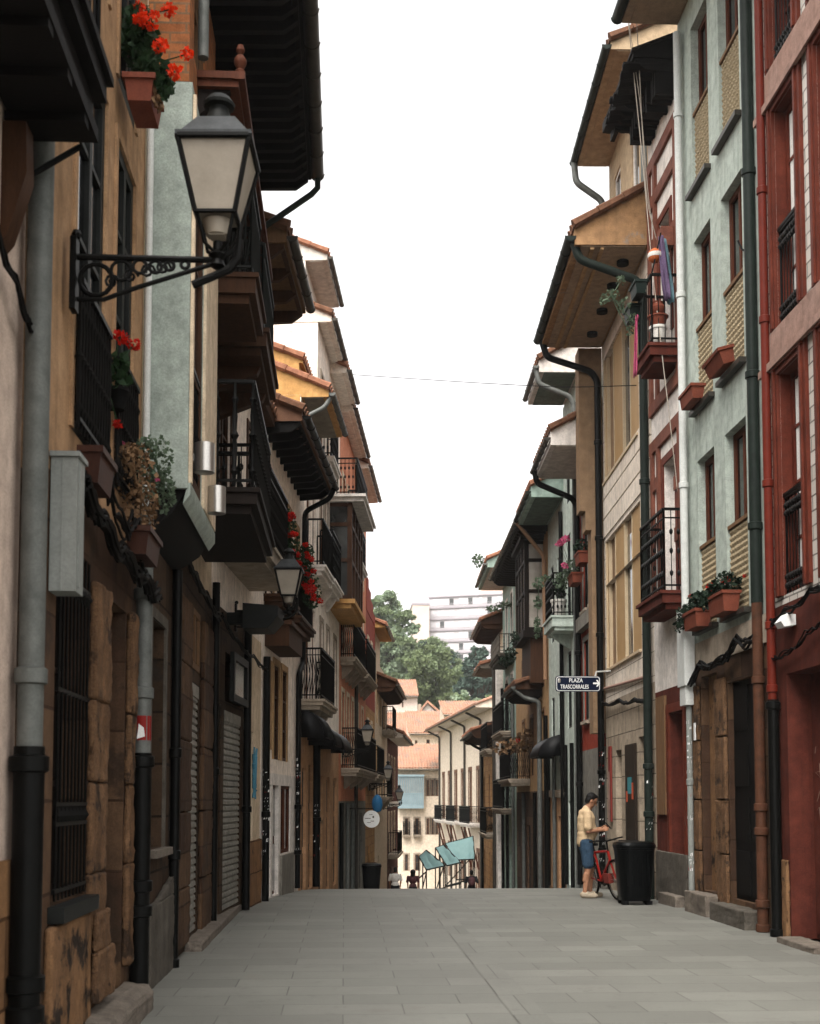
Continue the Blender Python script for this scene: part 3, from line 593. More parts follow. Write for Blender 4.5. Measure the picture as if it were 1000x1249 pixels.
# -- second balcony house with heavy moulded stone balcony
h = House('balcony_house', 'dark stone house with a heavy moulded stone balcony and a second roller shutter', L4, 16.0, 20.6, group=GL)
op = [(16.4, 17.3, 5.15, 7.3), (18.2, 19.1, 5.15, 7.3), (16.5, 17.2, 7.7, 8.7)]
h.wall(4.2, 8.85, M['creamw'], op[:1]+op[2:], s1=18.45); h.wall(4.2, 7.8, M['creamw'], [(18.9, 19.8, 5.15, 7.3)], s0=18.455)
op[1] = (18.9, 19.8, 5.15, 7.3)
for w in op: h.window(w, 'brwood', 'glass', 1, 2, sur='brwood')
gr = [(17.05, 18.45, .12, 2.85), (17.1, 18.4, 2.98, 3.65), (16.2, 16.8, .1, 2.9), (19.1, 19.8, .25, 2.7)]
h.wall(h.zb, 4.199, M['dark_stone'], gr[:3], name='stone_base', rev=.28, s1=18.75)
h.wall(h.zb, 4.199, M['cream'], gr[3:], name='stone_base', rev=.28, s0=18.755)
h.shutter(gr[0], inset=.03); h.window(gr[1], 'irong', 'glassg', 0, 0, inset=-.1, fw=.1); h.door(gr[2], 'dkwood'); h.door(gr[3], 'dkwood')
mb = MB(); L4.box(mb, 18.76, 20.5, .002, .05, -.1, 1.0); h.part('plinth', mb, 'orange_stone')
mb = MB()
for k in range(9):
    g = random.Random(k); P = [L4.pt(19.95+g.uniform(-.2, .2), .006, 2.0+g.uniform(-.4, .5)) for _ in range(4)]; mb.tube(P, .018, 4)
h.part('graffiti', mb, 'graffb')
h.balcony(16.05, 19.3, 5.12, .63, hh=1.1, slab=.2, ms='concrete', mr='iron', style='scroll', corbels=0)
h.eave(8.85, .95, 'tanwood', 'oldtile', 'coppergutter', s1=18.4, raft='brwood', rs=.6, lip=False)
h.eave(7.8, .2, 'brwood', 'oldtile', None, s0=18.46, lip=False, slope=.25)
h.pipe([(18.7, .07, 4.2), (18.7, .07, 0)], .06, 'blackpipe', [(18.7, .07, 1.5)])
h.cables([(16.1, .1, 4.0), (17.5, .08, 3.85), (19, .09, 3.8), (20.4, .1, 3.75)], nb=4, seed=14)
mb = MB(); mb.prism([L4.pt(17.0, .25, 3.96), L4.pt(17.0, .6, 3.96), L4.pt(17.0, .74, 4.12), L4.pt(17.0, .74, 4.26), L4.pt(17.0, .25, 4.3)], L4.u*.7); L4.box(mb, 17.2, 17.4, .003, .26, 4.05, 4.2)
single('alarm_box', 'dark grey faceted box jutting from the wall under the second street lantern', 'box', mb, 'irong')

# -- low cream house with black rafter eave and a white shopfront
h = House('cream_house', 'low cream house with a black rafter eave and white framed shopfront', L5, 20.6, 25.4, group=GL)
op = [(21.0, 21.7, 5.2, 7.0), (23.2, 23.9, 5.1, 7.1), (24.6, 25.1, 5.1, 7.0), (21.9, 22.5, 2.35, 4.0), (22.9, 23.5, 2.35, 4.0), (21.0, 21.5, 2.5, 3.9)]
h.wall(2.1, 7.92, M['creamw'], op)
for w in op: h.window(w, 'brwood', 'glass', 0, 2, inset=.03, sur='tanw', sw=.12)
g_ = gz(23); gr = [(21.15, 21.75, g_+.05, 1.9), (21.95, 22.65, g_+.05, 1.9), (22.9, 24.2, g_+.75, 1.9)]
h.wall(h.zb, 2.099, M['white'], gr, name='shopfront', rev=.08)
h.door(gr[0], 'dkwood', glass=True); h.door(gr[1], 'redwood', glass=True, panels=(1, 2)); h.window(gr[2], 'redwood', 'glass', 1, 0)
mb = MB(); L5.box(mb, 22.8, 24.4, .002, .05, g_-.2, g_+.72); h.part('plinth', mb, 'greyplaster')
h.eave(7.92, .66, 'blackwood', 'oldtile', 'blackpipe', raft='blackwood', rs=.46, lip=False, gable='winbrown')
h.pipe([(25.25, .72, 7.95), (25.3, .62, 7.75), (25.35, .1, 7.5), (25.35, .08, 4.4), (24.7, .08, 4.1), (24.7, .08, g_)], .055, 'blackpipe', [(24.7, .08, 1.5), (24.7, .08, .6)])
h.pipe([(20.75, .07, 4.0), (20.75, .07, 0-.1)], .06, 'blackpipe', [(20.75, .07, 1.4)])
h.balcony(20.75, 22.3, 5.05, .38, hh=1.0, ms='brwood', mr='iron', style='bars')
h.balcony(22.9, 25.1, 5.0, .34, hh=.95, ms='brwood', mr='iron', style='bars')
mb = MB(); L5.box(mb, 20.9, 22.6, .002, .42, 4.2, 4.55); L5.box(mb, 20.85, 22.65, .002, .47, 4.551, 4.62); h.part('cornice', mb, 'brwood')

# -- white house with orange gable, ornate balcony and black awning
h = House('orange_gable_house', 'pale house with an orange gable wall, black mesh balcony and round black awnings', L5, 25.4, 28.3, group=GL)
gd = gz(27); op = [(26.2, 27.0, 3.7, 5.8), (27.3, 27.9, 3.7, 5.8), (26.2, 27.0, 6.6, 8.6), (27.3, 27.9, 6.6, 8.6)]
h.wall(3.2, 9.95, M['creamw'], op)
for w in op: h.window(w, 'winbrown', 'glassg', 1, 1, sur='creamw')
gr = [(25.9, 26.6, gd, 2.3), (27.0, 27.8, gd, 2.4)]
h.wall(h.zb, 3.199, M['peach'], gr, name='stone_base'); h.door(gr[0], 'dkwood'); h.door(gr[1], 'dkwood', glass=True)
h.eave(9.9, .58, 'soffitd', 'tile', 'zinc', gable='orangeg', slope=.42)
q = House.__new__(House); q.W, q.s0, q.s1, q.zb, q.root, q.depth = L5, 25.41, 28.28, 9.9, h.root, 5
q.wall(9.99, 10.62, M['orangeg'], name='attic', d=-.05, back=-5); q.eave(10.62, .03, 'orangeg', 'tile', None, back=-5, d0=-.05, th=.08, slope=.38, gable='orangeg', lip=False)
slab_box(h, 'gable', 25.395, 25.403, -5, -.02, 7.9, 9.94, 'orangeg')
h.pipe([(25.5, .62, 9.95), (25.46, .5, 9.7), (25.45, .1, 9.5), (25.45, .08, 8.9)], .05, 'zinc')
h.balcony(25.5, 28.2, 3.68, .48, hh=1.05, ms='concrete', mr='iron', style='mesh', corbels=2)
h.balcony(26.4, 28.2, 6.6, .4, hh=1.0, ms='white', mr='iron', style='bars')
h.pipe([(27.9, .07, 3.2), (27.9, .07, gd)], .09, 'blackpipe', [(27.9, .07, 1.2)])
def awning(W, s0, s1, z, d, hh, mat, label, group):
    mb = MB(); n_ = 8; k = 7; vs = []
    for i in range(n_+1):
        t = i/n_; s = s0+(s1-s0)*t; b = .06*abs(math.sin(t*math.pi*4))
        for j in range(k+1):
            a = math.pi/2*j/k; vs.append(W.pt(s, .01+(d+b)*math.sin(a), z+hh*math.cos(a)-hh))
    mb.add(vs, [(i*(k+1)+j, (i+1)*(k+1)+j, (i+1)*(k+1)+j+1, i*(k+1)+j+1) for i in range(n_) for j in range(k)])
    for s in (s0, s1):
        mb.add([W.pt(s, .01, z-hh)]+[W.pt(s, .01+d*math.sin(math.pi/2*j/k), z+hh*math.cos(math.pi/2*j/k)-hh) for j in range(k+1)], [(0, j, j+1) for j in range(1, k+1)])
    o = single('awning', label, 'awning', mb, mat, group, smooth=False)
    so = o.modifiers.new('thickness', 'SOLIDIFY'); so.thickness = .02
    return o
GA = 'round black awnings over shop doors'
awning(L5, 25.5, 26.7, 3.45, .5, .55, 'blackcanvas', 'round black awning under the black mesh balcony, over the dark wooden door', GA)
awning(L5, 26.9, 28.2, 3.3, .55, .5, 'blackcanvas', 'round black awning under the far end of the black mesh balcony', GA)
awning(L5, 29.0, 31.5, 3.3, .5, .5, 'blackcanvas', 'wide round black awning on the white house with the timber gallery', GA)

# -- tall white house: gallery, ornate balcony, stepped soffits, attic
h = House('gallery_house', 'tall white house with a brown timber gallery and stepped pale soffits', L5, 28.3, 33.6, group=GL)
gd = gz(31); op = [(28.9, 29.6, 6.8, 8.9), (29.9, 30.5, 6.8, 8.9), (28.9, 29.6, 9.6, 11.6), (30.4, 31.1, 9.9, 11.8), (32.2, 32.9, 9.9, 11.8), (29.0, 29.6, 3.9, 5.8), (30.4, 31, 3.9, 5.8), (32.1, 32.7, 3.9, 5.8)]
h.wall(3.0, 12.6, M['creamw'], op)
for w in op: h.window(w, 'winbrown', 'glassg', 1, 1, sur='concrete')
gr = [(29.0, 29.8, gd, 2.2), (30.6, 31.3, gd, 2.2), (32.3, 33.1, gd, 2.2)]
h.wall(h.zb, 2.999, M['peach'], gr, name='stone_base')
for w in gr: h.door(w, 'dkwood')
h.eave(12.62, .32, 'soffit', 'oldtile', 'coppergutter', s1=31.0, gable='creamw'); h.eave(12.35, .42, 'soffit', 'tile', 'coppergutter', s0=31.01, gable='creamw')
h.balcony(28.75, 30.8, 6.72, .36, hh=1.15, ms='white', mr='iron', style='scroll', corbels=2)
h.balcony(28.6, 30.2, 9.55, .34, hh=1.0, ms='white', mr='iron', style='scroll')
hb = House.__new__(House); hb.W, hb.s0, hb.s1, hb.zb, hb.root, hb.depth = L5, 31.0, 34.4, 6.5, h.root, 0
mb = MB(); d = .58
for s in (31.0, 31.9, 32.8, 33.6, 34.3): L5.box(mb, s, s+.14, d-.12, d, 6.62, 9.0)
for z in (6.62, 7.55, 8.45, 8.95): L5.box(mb, 31.0, 34.44, d-.11, d-.01, z, z+.09); L5.box(mb, 31.01, 31.09, .01, d-.12, z, z+.09)
gl = h.part('gallery', mb, 'brwood')
mb = MB(); L5.box(mb, 31.1, 34.3, d-.07, d-.05, 6.7, 8.95); L5.box(mb, 31.04, 31.06, .01, d-.12, 6.7, 8.95); h.part('pane', mb, 'glassg', gl)
mb = MB(); L5.box(mb, 30.9, 34.5, .003, d+.3, 9.05, 9.15); L5.box(mb, 30.8, 34.6, .003, d+.36, 9.151, 9.22); h.part('gallery_roof', mb, 'white', gl)
mb = MB(); L5.box(mb, 30.95, 34.5, .003, d+.08, 6.5, 6.61); L5.box(mb, 31.02, 34.44, .003, d-.02, 6.38, 6.499); h.part('gallery_floor', mb, 'orangeg', gl)
h.balcony(32.5, 36.0, 9.6, .62, hh=1.0, ms='white', mr='iron', style='scroll')
q = House.__new__(House); q.W, q.s0, q.s1, q.zb, q.root, q.depth = L5, 30.2, 33.2, 12.6, h.root, 4
q.wall(12.6, 14.9, M['white'], [(31, 31.6, 13.4, 14.4)], name='attic', d=-.55, back=-4); q.window((31, 31.6, 13.4, 14.4), 'winbrown', 'glassg', 0, 1, d=-.55)
q.eave(14.92, .0, 'soffitw', 'tile', 'coppergutter', back=-4, d0=-.5)
q.s0, q.s1 = 28.4, 30.1; q.wall(12.6, 13.6, M['white'], name='attic', d=-1.2, back=-4)
mb = MB()
for i in range(9): L5.box(mb, 28.302, 28.33, -2.6, -.06, 11.0+i*.15, 11.08+i*.15)
L5.box(mb, 28.291, 28.303, -2.6, -.06, 10.9, 12.5); h.part('louvre', mb, 'white')

# -- salmon house
h = House('salmon_house', 'salmon orange house with long black balconies on two floors', L5, 33.6, 43.0, group=GL)
gd = gz(38); cols = [(34.3, 35.0), (35.8, 36.5), (37.4, 38.1), (39.2, 39.9), (41.0, 41.7)]
op = rowcols(cols, [(2.6, 4.6), (5.55, 7.6), (8.6, 10.6)])
h.wall(1.6, 12.3, M['salmon'], op)
for w in op: h.window(w, 'winbrown', 'glassg', 1, 1, sur='cream', sw=.12)
gr = [(34.2, 35.2, gd, 1.2), (36.0, 36.9, gd, 1.2), (38.0, 39.2, gd, 1.2), (40.5, 41.6, gd, 1.2)]
h.wall(h.zb, 1.599, M['greyplaster'], gr, name='stone_base')
for w in gr: h.door(w, 'dkwood')
h.eave(12.2, .36, 'soffit', 'oldtile', 'coppergutter', s1=38.4, gable='creamw'); h.eave(11.9, .42, 'soffit', 'oldtile', 'coppergutter', s0=38.41, gable='creamw')
h.balcony(33.9, 38.0, 5.5, .42, hh=1.1, ms='concrete', mr='iron', style='mesh', corbels=4)
h.balcony(38.6, 42.6, 5.5, .42, hh=1.1, ms='concrete', mr='iron', style='mesh', corbels=3)
h.balcony(34.2, 41.6, 2.5, .5, hh=1.1, ms='concrete', mr='iron', style='mesh', corbels=4)
h.balcony(35.0, 38.0, 8.5, .42, hh=1.05, ms='white', mr='iron', style='scroll')
for s in (33.8, 35.6, 37.2): h.pipe([(s, .07, 1.55), (s, .07, gd)], .06, 'zinc' if s > 35 else 'blackpipe')
h.pipe([(38.4, .07, 12.0), (38.4, .07, gd)], .06, 'coppergutter')
# -- lower salmon house with stepped parapet, cream house, dark red house
h = House('stepped_house', 'narrow salmon house with a stepped parapet above a brick lower wall', L5, 43.0, 47.6, group=GL)
gd = gz(45); op = rowcols([(43.7, 44.3), (45.4, 46.0)], [(2.6, 4.4), (5.6, 7.3)])
h.wall(4.9, 8.2, M['brickred'], op); h.wall(h.zb, 4.899, M['ochreb'], op+[(44, 45, gd, 0)], name='stone_base')
for w in op: h.window(w, 'winbrown', 'glassg', 1, 1, sur='cream')
h.door((44, 45, gd, 0), 'dkwood')
for i, s in enumerate((43.01, 44.1, 45.2, 46.3)):
    slab_box(h, 'parapet', s, s+1.08, -3, .02+.0*i, 8.201, 9.4-.28*i, 'brickred')
h.balcony(43.2, 46.8, 2.5, .45, hh=1.0, ms='concrete', mr='iron', style='bars', corbels=2)
h = House('yellow_soffit_house', 'small cream house with a yellow soffit and brown eave beyond the stepped parapet', L5, 47.6, 55.5, group=GL)
gd = gz(50); op = rowcols([(48.4, 49.0), (50.4, 51.0), (52.6, 53.2)], [(1.8, 3.6), (4.6, 6.2)])
h.wall(h.zb, 7.0, M['cream'], op+[(49.2, 50.1, gd, -.6)])
for w in op: h.window(w, 'winbrown', 'glassg', 1, 1, sur='tanw')
h.door((49.2, 50.1, gd, -.6), 'dkwood')
h.eave(6.0, .75, 'brwood', 'oldtile', 'coppergutter', s0=48.6, raft='brwood', lip=False, th=.2)
q = House.__new__(House); q.W, q.s0, q.s1, q.zb, q.root, q.depth = L5, 47.62, 52, 6, h.root, 5
q.wall(7.0, 8.2, M['cream'], [(48.6, 49.2, 7.2, 7.9)], name='attic', d=-.1); q.eave(8.2, .4, 'orangeg', 'tile', 'coppergutter', back=-4, th=.1)
h.balcony(48.2, 51.5, 1.75, .5, hh=1.0, ms='concrete', mr='iron', style='bars', corbels=2)
h.balcony(51.8, 54.5, 4.5, .5, hh=1.0, ms='concrete', mr='iron', style='bars')
h = House('dark_red_house', 'dark red brown house with white bands at the end of the lamp side', L5, 55.5, 65.0, group=GL)
gd = gz(58); op = rowcols([(56.4, 57.1), (58.6, 59.3), (61, 61.7)], [(-.8, 1.0), (2.0, 3.6)])
h.wall(h.zb, 4.4, M['redw'], op+[(57.5, 58.3, gd, -1.5)])
for w in op: h.window(w, 'winbrown', 'glassg', 1, 1, sur='cream')
h.door((57.5, 58.3, gd, -1.5), 'dkwood')
mb = MB(); L5.box(mb, 55.6, 64.9, .002, .05, 1.3, 1.55); h.part('band', mb, 'white')
h.eave(4.4, .7, 'soffit', 'tile', 'coppergutter')
h.balcony(56.2, 60, -.85, .5, hh=1.0, ms='concrete', mr='iron', style='bars')
# ================================================================== RIGHT SIDE
R0 = Wall(5.3, 0, -1, 1.037); R4 = Wall(4.47, .04, -1, 1.032); GR = 'houses on the street sign side'
# -- red house with glazed brick strips
h = House('red_house', 'oxide red house with white glazed brick strips and pinkish stone bands', R0, 8.0, 14.93, group=GR)
cw = [(13.73, 14.46), (12.2, 13.1), (10.5, 11.5)]; rows = [(4.02, 6.65), (7.22, 9.86), (10.42, 13.0)]
op = rowcols(cw, rows)
for k, (a, b) in enumerate(((3.92, 6.80), (7.20, 9.98), (10.40, 13.6))):
    h.wall(a, b, M['glazed'], op, rev=.2, revmat=M['redpaint'])
for a, b in ((6.801, 7.199), (9.981, 10.399)):
    mb = MB(); R0.box(mb, h.s0, h.s1, -7, .05, a, b); R0.box(mb, h.s0-.0, h.s1+.03, .051, .1, a-.06, a+.03); h.part('band', mb, 'band')
for i, w in enumerate(op):
    a, b, c, e = w
    ww = h.window(w, 'redpaint', 'glassl' if (i % 3) == 1 or i > 5 else 'glassg', 1, 3, inset=.16, fw=.07, sur='redpaint', sw=.19, sd=.045)
    mb = MB(); R0.box(mb, a-.14, b+.14, .046, .075, e+.06, e+.12); R0.box(mb, a-.10, a-.05, .046, .07, c, e+.06); R0.box(mb, b+.05, b+.1, .046, .07, c, e+.06); h.part('moulding', mb, 'redpaint', ww)
    q = MB(); h.rail_run(q, [(a+.01, -.04), (b-.01, -.04)], c+.01, 1.16, 'bars', step=.1)
    for j in range(9):
        s = a+.06+j*(b-a-.12)/8
        for z in (c+.1, c+.2, c+.95, c+1.04): q.lathe(R0.pt(s, -.02, z), [(.006, -.045), (.032, -.01), (.032, .02), (.006, .05)], 5)
    R0.box(q, a, b, -.07, -.005, c+1.165, c+1.2); h.part('railing', q, 'iron', ww)
    if i == 4 or i == 1 or i == 0:
        mb = MB(); n_ = 14
        for j in range(n_):
            s0 = a+.09+(b-a-.18)*j/n_; s1 = a+.09+(b-a-.18)*(j+1)/n_; dd = .01 if j % 2 else 0
            mb.add([R0.pt(s0, -.16+.006+dd, c+.3), R0.pt(s1, -.16+.016-dd, c+.3), R0.pt(s1, -.16+.016-dd, e-.1), R0.pt(s0, -.16+.006+dd, e-.1)], [(0, 1, 2, 3)])
        h.part('curtain', mb, 'wcloth', ww)
gr = [(13.1, 14.45, -.0, 3.1), (10.2, 12.4, 0, 3.2)]
h.wall(h.zb, 3.919, M['redw'], gr, name='ground_wall', rev=.35)
dr = h.door(gr[0], 'redw', inset=.3, panels=(1, 1), label='dark red door scrawled with faint graffiti'); h.door(gr[1], 'dkwood', inset=.3)
mb = MB(); g = random.Random(4)
for k in range(16):
    z0 = 1.5+.25*(k//5)+g.uniform(-.06, .06); s0 = 14.2-.2*(k % 5)
    P = [R0.pt(s0+g.uniform(-.08, .08), -.262, z0+g.uniform(-.11, .11)) for _ in range(4)]; mb.tube(P, .004, 4)
h.part('graffiti', mb, 'graff', dr)
for a, b in ((14.47, 14.9), (12.5, 13.08)): mb = MB(); R0.box(mb, a, b, .002, .05, -.1, .93); h.part('plinth', mb, 'oldplaster')
mb = MB(); R0.box(mb, 13.0, 14.15, .003, .3, -.1, .07); h.part('step', mb, 'kerb')
h.eave(13.6, .9, 'soffitd', 'oldtile', 'greenpipe')
h.pipe([(14.70, .09, 13.4), (14.70, .09, 2.82)], .055, 'redpipe', [(14.70, .09, z) for z in (11.5, 9, 7.4, 5.4, 3.7, 2.95)], label='oxide red downpipe')
h.pipe([(14.68, .09, 2.819), (14.68, .09, 0)], .07, 'blackpipe', [(14.68, .09, 2.75), (14.68, .09, .05)], label='black foot of the red downpipe')
h.cables([(14.8, .08, 3.75), (14.2, .07, 3.8), (13.4, .06, 3.9), (12.6, .07, 3.95)], nb=6, seed=21, r=.013)
h.cables([(14.8, .07, 3.35), (14.3, .06, 3.3), (13.6, .05, 3.45), (12.8, .06, 3.6)], nb=3, seed=22, r=.012)
mb = MB(); mb.prism([R0.pt(14.05, .02, 3.62), R0.pt(14.05, .16, 3.6), R0.pt(14.05, .2, 3.66), R0.pt(14.05, .12, 3.75), R0.pt(14.05, .02, 3.74)], R0.u*.22); single('floodlight', 'small white floodlight among the cables of the oxide red house', 'lamp', mb, 'signwhite')

# -- mint house
h = House('mint_house', 'mint green house with deep windows, woven straw screens and brown frames', R0, 14.95, 18.72, group=GR)
cw = [(15.75, 16.65), (17.15, 18.0)]; rows = [(4.08, 6.55), (7.30, 9.82), (10.57, 13.1)]
op = rowcols(cw, rows)
h.wall(3.86, 13.62, M['mint'], op, rev=.2)
for i, w in enumerate(op):
    a, b, c, e = w
    ww = h.window(w, 'redwood', 'glass', 1, 1, inset=.15, fw=.08, sill='coppergutter')
    q = MB(); top = c+1.17; R0.box(q, a+.01, b-.01, -.11, -.01, top, top+.05); h.part('handrail', q, 'tanwood', ww)
    q = MB(); k = 9
    for j in range(k):
        s = a+.02+(b-a-.04)*(j+.5)/k
        zs = [c+.02+t*(top-c-.03)/28 for t in range(29)]; q.tube([R0.pt(s, -.06, z) for z in zs], [.022+.02*(t % 2) for t in range(29)], 6)
    h.part('screen', q, 'straw', ww)
gr = [(15.35, 16.72, .3, 3.2), (17.22, 18.0, .32, 3.4)]
h.wall(h.zb, 3.859, M['brown_stone'], gr, name='stone_base', rev=.35)
h.door(gr[0], 'blackwood', inset=.08, panels=(2, 4))
slab_box(h, 'niche_panel', gr[1][0], gr[1][1], -.2, -.12, gr[1][2], gr[1][3], 'oldplaster')
for a, b in ((16.74, 17.2), (18.02, 18.4)):
    mb = MB(); z = .0
    for hh in (.9, .75, .85, .8): R0.box(mb, a, b, .002, .06, z, z+hh-.012); z += hh
    h.part('pillar', mb, 'pillar')
mb = MB(); R0.box(mb, 15.4, 16.9, .003, .26, -.1, .24); h.part('step', mb, 'greystone')
mb = MB(); R0.box(mb, 17.15, 18.2, .003, .24, -.1, .3); h.part('step', mb, 'kerb')
mb = MB(); R0.box(mb, 14.96, 18.7, .002, .03, 3.55, 3.9); h.part('band', mb, 'concrete')
h.eave(13.63, .9, 'soffitb', 'oldtile', 'greenpipe', s0=15.0, gr=.09)
h.pipe([(15.22, .08, 13.5), (15.22, .08, 4.05)], .075, 'greenpipe', [(15.22, .08, z) for z in (12, 9.5, 6.9, 5)], label='dark green downpipe')
h.pipe([(15.22, .08, 4.049), (15.22, .08, .0)], .07, 'brownpipe', [(15.22, .08, z) for z in (3.1, 1.55, 1.25, .35, .05)], label='rusty brown foot of the downpipe')
h.pipe([(18.4, .1, 13.3), (18.4, .1, 4.45)], .06, 'whitepipe', [(18.4, .1, z) for z in (12, 9.2, 6.3)], label='white downpipe')
mb = MB(); R0.box(mb, 18.15, 18.55, .04, .2, 3.3, 4.44); R0.box(mb, 18.2, 18.5, .045, .18, 3.02, 3.299); h.part('pipe_boot', mb, 'whitepipe')
h.pipe([(18.3, .1, 3.0), (18.3, .1, 0)], .045, 'greymetal', [(18.3, .1, 1.9)], label='grey conduit plastered with torn stickers')
h.cables([(18.5, .08, 3.3), (17.6, .1, 3.55), (16.7, .1, 3.5), (15.9, .1, 3.7), (15.2, .12, 3.6)], nb=7, r=.017, spread=.07, seed=31)
h.cables([(15.85, .01, 8.9), (15.5, .01, 8.6), (15.45, .01, 5)], nb=2, spread=.02, seed=33)
mb = MB(); R0.box(mb, 17.34, 17.62, -.118, -.09, 1.68, 2.02, 0); R0.box(mb, 17.42, 17.54, -.089, -.084, 1.86, 1.97, 1); R0.box(mb, 17.40, 17.56, -.089, -.084, 1.72, 1.78, 2); single('intercom', 'steel intercom panel between the stone pillars of the mint house', 'intercom', mb, ['zinc', 'dark', 'signwhite'])
mb = MB(); R0.box(mb, 17.36, 17.46, -.118, -.08, 1.5, 1.64); single('call_box', 'small dark blue box fixed just below the intercom panel', 'box', mb, 'navy')
mb = MB(); R0.box(mb, 18.08, 18.16, .061, .075, 2.5, 2.75); single('notice', 'small white notice on the stone pillar of the mint house', 'notice', mb, 'signwhite')

# -- half-timbered house
h = House('half_timbered_house', 'narrow white house with red timbers and a ragged black wooden eave', R0, 18.72, 20.7, group=GR)
op = [(19.3, 19.95, 9.0, 11.0), (19.15, 19.9, 4.8, 7.0)]
h.wall(3.4, 13.0, M['white'], op, rev=.3)
for w in op: h.window(w, 'redpaint', 'glass', 1, 2, inset=.2, sur='redpaint', sw=.13)
mb = MB(); T = lambda a, b, c, e: R0.box(mb, a, b, .002, .055, c, e)
for z in (12.1, 11.45, 8.0, 7.35): T(18.75, 20.68, z, z+.2)
for s in (18.8, 20.1, 20.5): T(s, s+.13, 11.651, 12.099); T(s, s+.13, 8.201, 11.449); T(s, s+.13, 4.9, 7.349)
for z in (9.4, 10.4, 6.4, 5.6): T(18.931, 19.15, z, z+.22); T(20.231, 20.49, z+.3, z+.5)
R0.box(mb, 18.9, 19.2, .06, .26, 10.2, 10.5); h.part('timber_frame', mb, 'timberred')
gz0 = gz(19.7); gr = [(18.9, 19.75, .45, 3.0)]
h.wall(h.zb, 3.399, M['redw'], gr, name='ground_wall', rev=.3); h.door(gr[0], 'redpaint', inset=.24, panels=(2, 3), sur='redpaint')
mb = MB(); R0.box(mb, 18.74, 20.6, .003, .06, -.2, .8); h.part('plinth', mb, 'greystone')
mb = MB(); R0.box(mb, 18.8, 19.85, .061, .22, -.2, .16); h.part('step', mb, 'kerb')
mb = MB(); R0.box(mb, 19.95, 20.5, .003, .05, 1.4, 3.3); h.part('board', mb, 'tanwood')
ro = h.eave(13.1, .72, 'blackwood', 'dkwood', None, raft='blackwood', rs=.22, lip=False, th=.08, tiles=False)
mb = MB(); g = random.Random(2)
for i in range(16):
    s = 18.75+i*.122; L_ = .72+g.uniform(.0, .16); z = 13.05; mb.hexa([R0.pt(s, .1, z-.03), R0.pt(s+.11, .1, z-.03), R0.pt(s+.11, L_, z-.05-g.uniform(0, .08)), R0.pt(s, L_, z-.05), R0.pt(s, .1, z), R0.pt(s+.11, .1, z), R0.pt(s+.11, L_, z-.02), R0.pt(s, L_, z-.02)])
for i in range(9):
    s = 20.7+g.uniform(0, .28); d = .02+i*.085; R0.box(mb, 20.6, s, d, d+.075, 13.0+g.uniform(-.1, .1), 13.17)
for i in range(14):
    s = 18.8+i*.135; R0.box(mb, s, s+.08, .003, .3+g.uniform(0, .1), 12.75-g.uniform(0, .2), 12.99)
h.part('broken_boards', mb, 'blackwood', ro)
h.balcony(18.78, 19.72, 8.6, .5, hh=1.1, slab=.18, ms='redw', mr='iron', style='bars')
h.balcony(18.55, 20.1, 4.75, .42, hh=1.25, slab=.18, ms='redw', mr='iron', style='scroll')

# -- tan panelled house
h = House('panelled_house', 'tan panelled house with white stone bands and deep brown soffit', R4, 20.7, 25.6, group=GR)
lo = [(21.75, 25.45, 4.27, 6.9)]; up = [(21.75, 25.45, 8.12, 10.7)]
h.wall(6.0, 11.05, M['whitest'], up+lo, rev=.22); gl_ = gz(23)
gr = [(21.3, 22.15, gl_, 2.75), (23.85, 24.5, gl_, 2.6), (22.45, 23.2, gl_+.8, 2.6)]
h.wall(3.6, 5.999, M['whitest'], lo, rev=.22); h.wall(h.zb, 3.599, M['tanstone'], gr, name='stone_base', rev=.12)
for (a, b, c, e) in lo+up:
    s = a; k = 0; mbt, mbm, mbf, mbg = MB(), MB(), MB(), MB()
    while s < b-.1:
        wdt = .98 if k % 2 == 0 else .76; t = min(s+wdt, b)
        if k % 2 == 0: R4.box(mbt, s+.03, t-.03, -.13, -.045, c, e)
        else:
            R4.box(mbm, s, t, -.14, -.105, c, e)
        R4.box(mbf, s-.02, s+.025, -.15, -.035, c, e); s = t; k += 1
    R4.box(mbf, b-.05, b, -.15, -.005, c, e); R4.box(mbf, a, b, -.2, .05, c-.05, c-.002)
    R4.box(mbg, a+1.02, a+1.70, -.1, -.09, c+.05, e-.3)
    wn = h.part('window_band', mbf, 'panelframe'); h.part('panel', mbt, 'tanpanel', wn); h.part('recess', mbm, 'mottled', wn); h.part('pane', mbg, 'glassg', wn)
mb = MB()
for z in (7.0, 7.4, 7.8): R4.box(mb, 20.75, 25.55, .002, .02, z, z+.37)
h.part('cladding', mb, 'whitest')
h.door(gr[0], 'greenpipe', glass=True, panels=(1, 2), inset=.2); h.door(gr[1], 'mottled', inset=.25, panels=(1, 1)); h.window(gr[2], 'irong', 'glass', 0, 1)
h.eave(11.05, 1.3, 'soffitb', 'oldtile', 'greenpipe', gable='plastgrey', slope=.55, th=.3, gr=.09)
mb = MB(); R4.box(mb, 20.75, 25.5, .95, 1.02, 10.99, 11.049); R4.box(mb, 20.75, 25.5, .78, .84, 10.99, 11.049); h.part('soffit_bead', mb, 'tanw')
for s in (21.3, 22.3, 23.5, 24.7):
    mb = MB(); mb.lathe(R4.pt(s, .35, 10.955), [(.0, 0), (.11, 0), (.11, .07), (.09, .07)], 12); h.part('vent', mb, 'dark')
h.pipe([(20.85, 1.3, 11.15), (20.85, 1.2, 10.85), (20.85, .2, 10.5), (20.85, .1, 10.3), (20.85, .1, gl_)], .075, 'greenpipe', [(20.85, .1, z) for z in (9, 7, 5, 2.2, 1.4)])
